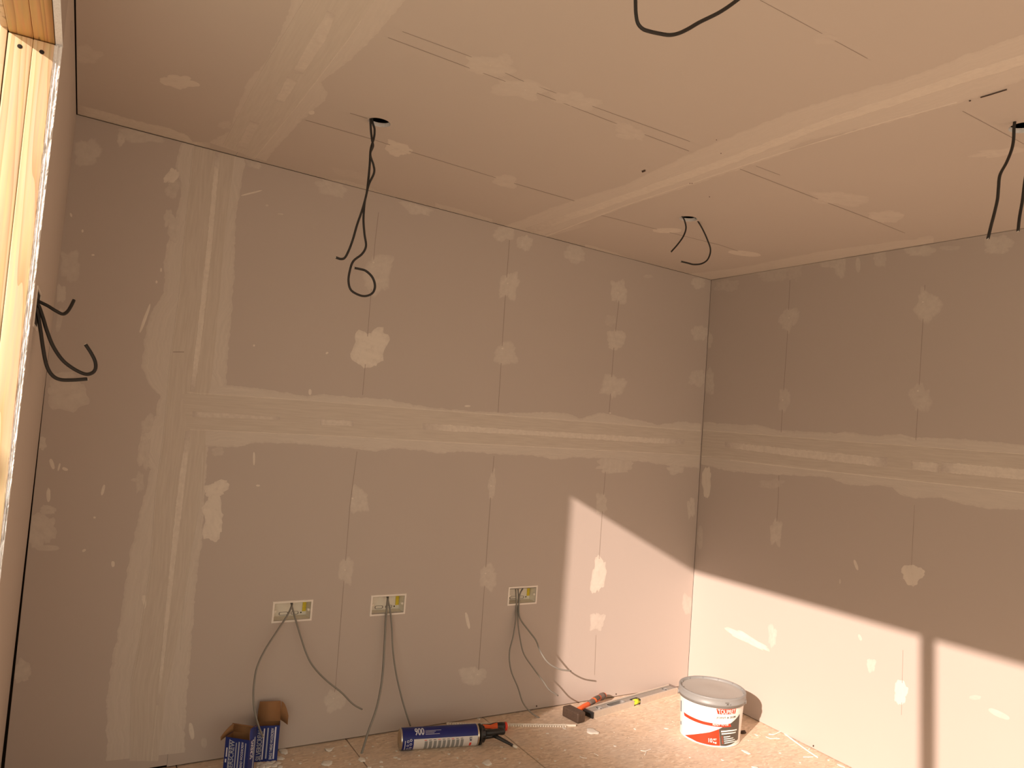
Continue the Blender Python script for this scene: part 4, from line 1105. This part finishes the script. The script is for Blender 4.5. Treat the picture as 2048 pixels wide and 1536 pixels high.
def can_text(txt, t0, t1, f0, f1, mat, rot=False, bold=.0, off=.0010):
    v, f = text_mesh(txt, bold=bold)
    if rot: V = [on_can(t1-(t1-t0)*(1-y), f1-(f1-f0)*x, off) for x, y in v]
    else: V = [on_can(t0+(t1-t0)*x, f0+(f1-f0)*y, off) for x, y in v]
    return lpy('lettering', V, f, mat, can)
can_text('900', .052, .088, .62, 1.40, M_PRINTW, bold=.02)
for k in range(4): can_band('label_line', .092, .092+(.055, .035, .04, .062)[k], .66+k*.12, .69+k*.12, M_PRINTW, can, .0008, 2)
can_text('SLIM', CL-.042, CL-.032, -.15, .22, M_NAVY, rot=True, bold=.02)
can_band('label_line', CL-.041, CL-.033, -.85, -.35, M_RED, can, .0008)
for k in range(9):
    t = .088+k*.0175
    can_band('label_line', t, t+.010, .13, .18, M_TUBDK if k % 3 else M_RED, can, .0008, 2)
    can_band('label_line', t+.001, t+.0125, -1.0, .06, M_LID, can, .0007)
for k, (t, ph) in enumerate(((.026, .12), (.026, -.28), (.026, -.70), (.037, -.15), (.037, -.55), (.037, .22), (.037, -.9))):
    V, Fc = [], []
    n = 18
    for j in range(n):
        q = 2*pi*j/n
        V += [on_can(t+.0045*cos(q), ph+.12*sin(q), .0008), on_can(t+.0028*cos(q), ph+.075*sin(q), .0008)]
    for j in range(n):
        A, B = 2*j, 2*((j+1) % n); Fc.append((A, B, B+1, A+1))
    lpy('label_symbol', V, Fc, M_PRINTW, can)
can_band('label_line', .014, .0165, -.9, .2, M_PRINTW, can, .0008)
# gun: collar, body, trigger/barrel lever
def xl(parts_prof, x0, seg=40):
    v, f = lathe_vf(parts_prof, seg); M_ = Matrix.Translation((x0, 0, CR)) @ Matrix.Rotation(pi/2, 4, 'Y')
    return [tuple(M_ @ Vector(p)) for p in v], f
v, f = xl([(.0001, 0), (CR*.88, 0), (CR*1.0, .002), (CR*1.0, .007), (CR*.86, .010), (CR*.72, .012), (CR*.72, .022), (.014, .024), (.0001, .024)], CL+.004)
v = [(p[0], p[1], max(.0006, p[2])) for p in v]
lpy('collar', v, f, M_BLACK, fg, True)
for k in range(10):
    q = 2*pi*k/10
    v, f = box_vf(CL+.010, CL+.024, -.0035, .0035, CR*.68, CR*.80)
    o = lpy('collar_rib', v, f, M_BLACK, fg)
    o.matrix_local = Matrix.Translation((0, 0, CR)) @ Matrix.Rotation(q, 4, 'X') @ Matrix.Translation((0, 0, 0))
def G(px, py, z): return fg.matrix_world.inverted() @ hit(px, py, ((0, 0, z), (0, 0, 1)))
V, Fc = tube_vf([G(966, 1467, .042), G(984, 1465, .043), G(1000, 1463, .043), G(1008, 1462, .043)], [.012, .0125, .012, .012], 16)
lpy('gun_body', V, Fc, M_BLACK, fg, True)
V, Fc = tube_vf([G(998, 1462.5, .043), G(1000, 1462.3, .043), G(1007, 1462, .043), G(1008.5, 1462, .043)], [.013, .0145, .0145, .012], 16)
lpy('adjuster_knob', V, Fc, M_BLACK, fg, True)
V, Fc = tube_vf([G(966, 1474, .030), G(980, 1472, .030), G(992, 1471, .030)], [.010, .0095, .008], 14)
lpy('trigger_pivot', V, Fc, M_BLACK, fg, True)
V, Fc = tube_vf([G(986, 1470, .034), G(1000, 1477, .025), G(1014, 1484.5, .016), G(1026, 1491, .008)], [.0085, .0075, .0065, .0055], 14, .8)
lpy('barrel', V, Fc, M_BLACK, fg, True)
V, Fc = tube_vf([G(1025, 1490.5, .008), G(1029, 1492.7, .007), G(1034, 1495, .0065)], [.0048, .0055, .0042], 12)
lpy('nozzle_tip', V, Fc, M_CREAM, fg, True)

# ---- screwdriver behind the can
def S(px, py, z): return hit(px, py, ((0, 0, z), (0, 0, 1)))
s0 = S(962, 1454, .016); s1 = S(1013, 1452, .018)
sd = thing('screwdriver', 'orange and black handled screwdriver lying behind the foam gun', 'screwdriver', (s0.x, s0.y, 0), atan2(s1.y-s0.y, s1.x-s0.x))
SLn = (s1-s0).length
def sdl(prof, mat, name, par):
    V, Fc = tube_vf([Vector((t*SLn, 0, .017+z)) for t, r, z in prof], [r for t, r, z in prof], 20)
    return lpy(name, V, Fc, mat, par, True)
hd = sdl([(0, .008, 0), (.08, .0095, 0), (.2, .0098, 0), (.34, .0105, 0), (.48, .0140, 0), (.60, .0158, 0), (.8, .0166, 0), (.93, .0160, 0)], M_BLACK, 'handle', sd)
V, Fc = [], []
for k in range(13):     # orange inlay on the upper, camera-facing side
    t = .06+.56*k/12
    r = float(np.interp(t, [0, .08, .2, .34, .48, .60, .8], [.008, .0095, .0098, .0105, .0140, .0158, .0166]))+.0006
    for j in range(9):
        ph = -.30+j*1.75/8*(.75+.25*abs(k-6)/6)
        V.append((t*SLn, -r*cos(ph), .017+r*sin(ph)))
for k in range(12):
    for j in range(8): q = k*9+j; Fc.append((q, q+9, q+10, q+1))
lpy('grip_inlay', V, Fc, M_ORANGE, hd, True)
sdl([(.92, .0165, 0), (.95, .0172, 0), (1.0, .0165, 0), (1.03, .010, 0)], M_RED, 'end_cap', sd)
V, Fc = tube_vf([Vector((.002, 0, .017)), Vector((-.09, .0, .010)), Vector((-.16, 0, .004))], .0032, 10)
lpy('blade', V, Fc, M_METAL, sd, True)

# ---- collated screw strip
c0 = S(893, 1447.5, .004); c1 = S(1152, 1451.5, .004)
cs = thing('screw_strip', 'empty white collated screw strip running behind can to hammer', 'strip', (c0.x, c0.y, 0), atan2(c1.y-c0.y, c1.x-c0.x))
CSL = (c1-c0).length
lpy('backbone', *box_vf(0, CSL, .002, .0055, .0, .0078), M_STRIP, cs)
nt = 52; parts = []
for k in range(nt):
    t = CSL*(k+.5)/nt
    if k > nt-5: continue
    parts.append(box_vf(t-.0030, t+.0030, -.0075, .002, .0, .0062))
o = lpy('teeth', *merge(parts), M_STRIP, cs); o['kind'] = 'stuff'

# ---- the two cartons of screws
def carton(label, loc, rz, w, d, h, flaps, text, big):
    t = thing('screw_carton', label, 'carton', loc, rz, 'blue screw cartons')
    th = .0012
    parts = [box_vf(0, w, 0, th, 0, h), box_vf(0, w, d-th, d, 0, h), box_vf(0, th, th, d-th, 0, h), box_vf(w-th, w, th, d-th, 0, h), box_vf(th, w-th, th, d-th, 0, .004)]
    V, Fc = merge(parts)
    mi = []
    for k, q in enumerate(Fc):
        c = Vector((0, 0, 0))
        for i in q: c += Vector(V[i])
        c /= 4
        inside = (th*.9 < c.x < w-th*.9) and (th*.9 < c.y < d-th*.9)
        mi.append(1 if inside else 0)
    lpy('body', V, Fc, [M_BLUE2, M_BROWN], t, False, mi)
    for (origin, ux, uy, size, curve, nm) in flaps:
        # flap as bent card: origin corner, along edge ux, outward uy, size (a, b); curve bends it
        swap = nm.endswith('_in'); ub = Vector(uy).normalized()
        ux = Vector(ux).normalized(); uy = Vector(uy).normalized(); nrm = ux.cross(uy).normalized()
        V, Fc, mi = [], [], []
        n = 8
        for s, offn in ((0, 0), (1, .0011)):
            for k in range(n+1):
                q = k/n; bend = curve*q*q
                inset = .004*q*q
                for e_ in (0, 1):
                    u = inset if e_ == 0 else size[0]-inset
                    if nm.startswith('ear') and e_ == 1: u = size[0]*(1-.62*q*q)
                    if nm.startswith('ear') and e_ == 0: u = -.10*size[0]*q
                    V.append(Vector(origin)+ux*u+uy*(size[1]*q)+nrm*(bend*size[1]+offn))
        m_ = 2*(n+1)
        for k in range(n):
            a = 2*k
            Fc.append((a, a+1, a+3, a+2)); mi.append(1)
            Fc.append((m_+a, m_+a+2, m_+a+3, m_+a+1)); mi.append(0)
            Fc.append((a, a+2, m_+a+2, m_+a)); mi.append(1); Fc.append((a+1, m_+a+1, m_+a+3, a+3)); mi.append(1)
        Fc.append((2*n, 2*n+1, m_+2*n+1, m_+2*n)); mi.append(1)
        lpy('flap', V, Fc, [M_BLUE2, M_BROWN], t, True, [1-m_i for m_i in mi] if swap else mi)
    # printing on the front face, reading upwards
    def vert_text(txt, x0, x1, z0, z1, mat, face='f', bold=.0):
        v, f = text_mesh(txt, bold=bold)
        if face == 'f': V = [(x1-(x1-x0)*y, -.0006, z0+(z1-z0)*x) for x, y in v]
        else: V = [(w+.0006, x1-(x1-x0)*y, z0+(z1-z0)*x) for x, y in v]
        return lpy('lettering', V, f, mat, t)
    def bar(x0, x1, z0, z1, mat, face='f'):
        V, Fc = box_vf(x0, x1, -.0006, -.0001, z0, z1) if face == 'f' else box_vf(w+.0001, w+.0006, x0, x1, z0, z1)
        return lpy('label_line', V, Fc, mat, t)
    X = lambda q: q*w
    big(vert_text, bar, X, h)
    return t
def print_a(T, B, X, h):
    B(X(.17), X(.20), h*.28, h*.96, M_PRINTG)
    T('SILVERSCREW', X(.20), X(.40), h*.06, h*.95, M_PRINTG, bold=.02)
    B(X(.45), X(.49), h*.1, h*.90, M_PRINTG); B(X(.56), X(.61), h*.1, h*.93, M_PRINTG)
    T('SINGLE THREAD WOODSCREW', X(.68), X(.78), h*.05, h*.94, M_PRINTW, bold=.01)
    B(X(.84), X(.88), h*.06, h*.92, M_PRINTG); B(X(.07), X(.12), h*.55, h*.76, M_PRINTW); B(X(.05), X(.11), h*.42, h*.50, M_PRINTW)
    T('SCREWS', .012, .030, h*.52, h*.95, M_PRINTW, 's', .02); B(.033, .036, h*.05, h*.98, M_PRINTG, 's'); B(.038, .040, h*.05, h*.98, M_PRINTG, 's')
def print_b(T, B, X, h):
    T('SILVERSCREW', X(.08), X(.30), h*.04, h*.88, M_PRINTG, bold=.02)
    B(X(.33), X(.38), h*.06, h*.93, M_PRINTW); B(X(.48), X(.54), h*.08, h*.94, M_PRINTG)
    T('SINGLE THREAD WOODSCREW', X(.64), X(.76), h*.05, h*.93, M_PRINTW, bold=.01)
    B(X(.80), X(.86), h*.06, h*.96, M_PRINTW)
HC = .142
wa, da = .086, .046
carton('open blue screw carton in front, nearer the camera, flap folded left', (-2.246, -.152, 0), radians(-40), wa, da, HC,
       [((0, da, HC), (1, 0, 0), (0, -.16, 1), (wa, .030), .0, 'lid_in'),
        ((0, da-.006, HC+.030), (1, 0, 0), (0, -1, .25), (wa, .012), .0, 'tuck'),
        ((.001, da, HC+.001), (0, -.16, 1), (-.85, -.45, -.62), (.028, .046), .10, 'ear_in'),
        ((wa, .0, HC), (0, 1, 0), (-.22, 0, 1), (da, .034), .12, 'side')], None, print_a)
wb, db = .080, .044; HCB = .124
carton('open blue screw carton behind, against the wall, lid raised', (-2.127, -.060, 0), radians(-14), wb, db, HCB,
       [((0, db-.004, HCB), (1, 0, 0), (0, .05, 1), (wb, .070), .0, 'lid_in'),
        ((wb-.001, db-.004, HCB+.004), (0, .05, 1), (.80, -.55, -.10), (.064, .036), -.12, 'ear'),
        ((0, .002, HCB), (0, 1, 0), (-.12, 0, 1), (db-.006, .026), 0.0, 'side')], None, print_b)

# ---- knot / dropped dark screw head beside the tub
P = hit(1486, 1466, 'f')
kn = thing('tub_scraping', 'small dark brown lump on floor in the shadow of the tub', 'debris', P)
bm = bmesh.new(); bmesh.ops.create_icosphere(bm, subdivisions=3, radius=1)
for q in bm.verts:
    s = 1+.3*noise.noise(q.co*1.7)
    q.co = Vector((q.co.x*.016*s, q.co.y*.010*s, max(0, q.co.z*.007*s+.004)))
lbm('lump', bm, M_KNOT, kn, True)

# ---- crumbs, curls and offcuts of dried filler
def crumb(label, px, py, wpx, hpx, ang, kind='chip', group=None, z=0.0):
    P = hit(px, py, 'f'); s = rnd.random()*50
    A = hit(px-wpx, py, 'f'); B = hit(px+wpx, py, 'f'); w = (B-A).length/2
    A = hit(px, py-hpx, 'f'); B = hit(px, py+hpx, 'f'); h = (B-A).length/2
    rz = atan2(-ROWS[0][1], ROWS[0][0])   # facing: x of the crumb runs with the picture's horizontal
    base = atan2((hit(px+5, py, 'f')-P).y, (hit(px+5, py, 'f')-P).x)
    o = thing('filler_crumb', label, 'debris', (P.x, P.y, z), base+ang, group)
    V, Fc = [], []
    n = 18
    t = max(.0012, min(.006, w*.22))
    for lay, (q, zz) in enumerate(((1.0, 0.0), (.96, t*.7), (.6, t), (0, t*1.05))):
        for k in range(n if q else 1):
            a = 2*pi*k/n
            r = 1+.5*noise.noise(Vector((cos(a)*1.8+s, sin(a)*1.8, s)))+.25*noise.noise(Vector((cos(a)*5+s, sin(a)*5, s)))
            if kind == 'stick': r = 1+.12*noise.noise(Vector((cos(a)*3+s, sin(a)*3, s)))
            x, y = cos(a)*w*r*q, sin(a)*h*r*q
            lift = (abs(x)/w)**2*t*1.2 if kind == 'curl' else 0
            V.append((x, y, zz+lift))
    for lay in range(2):
        for k in range(n):
            a, b_ = lay*n+k, lay*n+(k+1) % n; Fc.append((a, b_, b_+n, a+n))
    for k in range(n): Fc.append((2*n+k, 2*n+(k+1) % n, 3*n))
    Fc.append(tuple(range(n-1, -1, -1)))
    lpy('crumb', V, Fc, M_CRUMB, o, True)
    return o
def stick(label, pts, r, name='filler_curl', cat='debris', flat=.6, group=None):
    P = [hit(x, y, 'f')+Vector((0, 0, r*flat)) for x, y in pts]
    Q = catmull(P, 6); c = Q[0]
    rr = [r*(.75+.35*abs(noise.noise(Vector((i*.7, c.x*9, 0))))) for i in range(len(Q))]; rr[0] *= .6; rr[-1] *= .6
    V, Fc = [], []
    n = 8
    for i, p in enumerate(Q):
        T = (Q[min(i+1, len(Q)-1)]-Q[max(i-1, 0)]).normalized(); u = Vector((-T.y, T.x, 0))
        for k in range(n):
            a = 2*pi*k/n; V.append(p-c+u*cos(a)*rr[i]+Vector((0, 0, 1))*max(-r*flat, sin(a)*rr[i]*flat))
    for i in range(len(Q)-1):
        for k in range(n): a, b_ = i*n+k, i*n+(k+1) % n; Fc.append((a, b_, b_+n, a+n))
    Fc.append(tuple(range(n-1, -1, -1))); Fc.append(tuple((len(Q)-1)*n+k for k in range(n)))
    o = thing(name, label, cat, (c.x, c.y, c.z), 0, group); lpy('strand', V, Fc, M_CRUMB, o, True)
    return o
stick('long white filler strand lying along foot of the right wall', [(1568, 1468), (1585, 1481), (1600, 1492), (1618, 1505), (1636, 1517)], .0062)
stick('short white curl crossing the end of the long strand', [(1606, 1515), (1616, 1515), (1627, 1514.5)], .0036)
stick('white filler curl by right wall, upper of two', [(1537, 1469.5), (1548, 1470), (1557, 1466), (1563, 1464)], .0045)
stick('white filler curl by right wall, lower of two', [(1531, 1474), (1541, 1478), (1550, 1477.5), (1560, 1478)], .0035)
stick('thin white splinter leaning at foot of the right wall', [(1617, 1500), (1621, 1496)], .0028)
stick('forked white curl on sunlit floor in front of tub', [(1281, 1502), (1290, 1503), (1297, 1501), (1302, 1499)], .0034)
stick('stub of the forked white curl in front of tub', [(1293, 1502), (1291, 1508), (1289, 1511)], .0028)
stick('small white curl on floor below the round grey blob', [(1159, 1513), (1165, 1516), (1174, 1517)], .0026)
stick('thin double curl on floor right of seam, lower middle', [(1188, 1507), (1193, 1510), (1197, 1512)], .0022)
crumb('round pale grey blob of filler below the hammer', 1185, 1463, 10.5, 5.0, 0)
crumb('oval cream blob of filler at bottom edge below the can', 974, 1526, 9.5, 5.2, 0)
crumb('knobbly white lump of filler beside the sunlit tub', 1492, 1504, 5.5, 4, .3)
crumb('broad cream flake nearest the bottom edge, right of cartons', 654, 1527, 11, 5, .2)
crumb('thin curled flake below the wall joint, right of cartons', 658, 1500, 8, 3, .2, 'curl')
crumb('thick cream flake just below the thick cable end', 723, 1519, 7, 4.5, .4)
crumb('small pale crumb at bottom edge under the tub', 1510, 1535, 7, 3, 0)
crumb('pale crumb near foot of right wall, at the bottom', 1681, 1531, 4, 3, .5)
crumb('flat pale crumb on floor joint behind the foam gun', 957, 1437.5, 4, 1.6, 0)
crumb('tall ragged flake leaning by the rear carton', 566, 1502, 8, 7, .5)
crumb('crumpled cream flake below the rear carton corner', 557, 1516, 6, 6, 1.0)
g = 'filler rubble heaped in front of the screw cartons'
HP_ = []
for x, y, w_, h_ in ((519, 1527, 6, 3.5), (528, 1529, 6, 3.5), (538, 1526, 6, 4), (547, 1523, 5, 4), (524, 1534, 7, 3), (536, 1533, 6, 3), (548, 1531, 7, 3.5), (556, 1526, 5, 3), (543, 1518.5, 4, 2), (516, 1533, 4, 3), (560, 1534, 6, 2.5)):
    HP_.append((x, y, crumb('jagged cream filler crumb', x, y, w_, h_, rnd.random()*3, 'chip', g)))
for row, lo, hi in (('upper', 0, 1528.5), ('lower', 1528.5, 2000)):
    l = sorted([q for q in HP_ if lo <= q[1] < hi], key=lambda q: q[0])
    for k, q in enumerate(l):
        q[2]['label'] = 'jagged cream crumb in %s row of heap before the cartons, %s' % (row, ['leftmost', 'second from left', 'third from left', 'fourth from left', 'fifth from left', 'sixth from left', 'seventh from left'][k])
g = 'small filler crumbs scattered over the chipboard'
CR_ = []
ORD = ['nearest', 'second nearest', 'third nearest', 'fourth nearest', 'fifth nearest', 'sixth nearest', 'seventh nearest', 'eighth nearest']
MARKS = {'the rear blue carton': (560, 1500), 'the broad cream flake': (654, 1527), 'the thick cable end': (723, 1508), 'the end of the can': (800, 1495), 'the middle of the can': (880, 1492),
         'the gun nozzle': (1030, 1493), 'the oval cream blob': (974, 1526), 'the round grey blob': (1185, 1463), 'the hammer head': (1135, 1440), 'the forked white curl': (1290, 1503), 'the tub': (1425, 1480), 'the long white strand': (1605, 1495)}
def name_crumbs(rows):
    by = {}
    for x, y, o in rows:
        m, (mx_, my) = min(MARKS.items(), key=lambda q: math.hypot(q[1][0]-x, q[1][1]-y))
        dx, dy = x-mx_, y-my
        side = ('right of' if dx > 0 else 'left of') if abs(dx) > abs(dy) else ('below' if dy > 0 else 'above')
        by.setdefault((side, m), []).append((math.hypot(dx, dy), o))
    for (side, m), l in by.items():
        l.sort(key=lambda q: q[0])
        for k, (d, o) in enumerate(l):
            o['label'] = 'tiny white filler crumb %s %s' % (side, m) if len(l) == 1 else 'tiny white filler crumb %s %s, %s to it' % (side, m, ORD[k])
for x, y, w_, h_ in ((791, 1515, 4, 1.8), (798, 1518, 3, 1.8), (762, 1524, 4, 1.8), (739, 1535, 4, 1.8), (763, 1533, 3, 2), (669, 1512, 2.5, 1.5), (691, 1492, 2, 1.3), (734, 1516, 2, 1.2), (746, 1493, 2, 1.3), (793, 1502, 2, 1),
                     (898, 1508, 3, 1.5), (928, 1502, 1.5, 1), (1003, 1494, 1.8, 1.5), (954, 1533, 2, 3), (1010, 1517, 2, 1.5), (1039, 1526, 1.5, 2), (1083, 1497, 1.5, 1), (1129, 1457, 3, 2), (1130, 1500, 2, 1.5), (1110, 1522, 2, 1.2), (1075, 1518, 1.5, 1.2),
                     (1333, 1457, 3, 2), (1513, 1470, 2.5, 1.5), (1270, 1458, 3, 1), (1230, 1492, 3, 1.4), (1095, 1467, 3, 1), (838, 1511, 2, 1), (880, 1522, 2.5, 1.2), (915, 1516, 2.5, 1), (700, 1528, 2.5, 1.2), (585, 1520, 2.5, 1.4), (600, 1527, 3, 1.4), (627, 1506, 1.5, 1),
                     (1445, 1520, 3, 1.5), (1380, 1515, 2, 1.2), (1560, 1506, 2, 1.2), (1600, 1525, 2, 1.2), (1657, 1520, 2, 1.2)):
    CR_.append((x, y, crumb('tiny white filler crumb', x, y, w_, h_, rnd.random()*3, 'chip', g)))
name_crumbs(CR_)
# dust and specks nobody could count
parts = []
for k in range(420):
    x = rnd.uniform(-2.3, -.03); y = rnd.uniform(-1.0, -.01)
    r = rnd.uniform(.0006, .0017); a = rnd.uniform(0, pi)
    c, s = cos(a)*r, sin(a)*r
    v = [(x+c*1.8, y+s*1.8, 0), (x-s, y+c, 0), (x-c*1.8, y-s*1.8, 0), (x+s, y-c, 0), (x, y, r*.8)]
    parts.append((v, [(0, 1, 4), (1, 2, 4), (2, 3, 4), (3, 0, 4)]))
o = pyobj('filler_dust', *merge(parts), M_CRUMB); o['kind'] = 'stuff'
tag(o, 'fine white filler dust and specks strewn over the chipboard floor', 'dust')
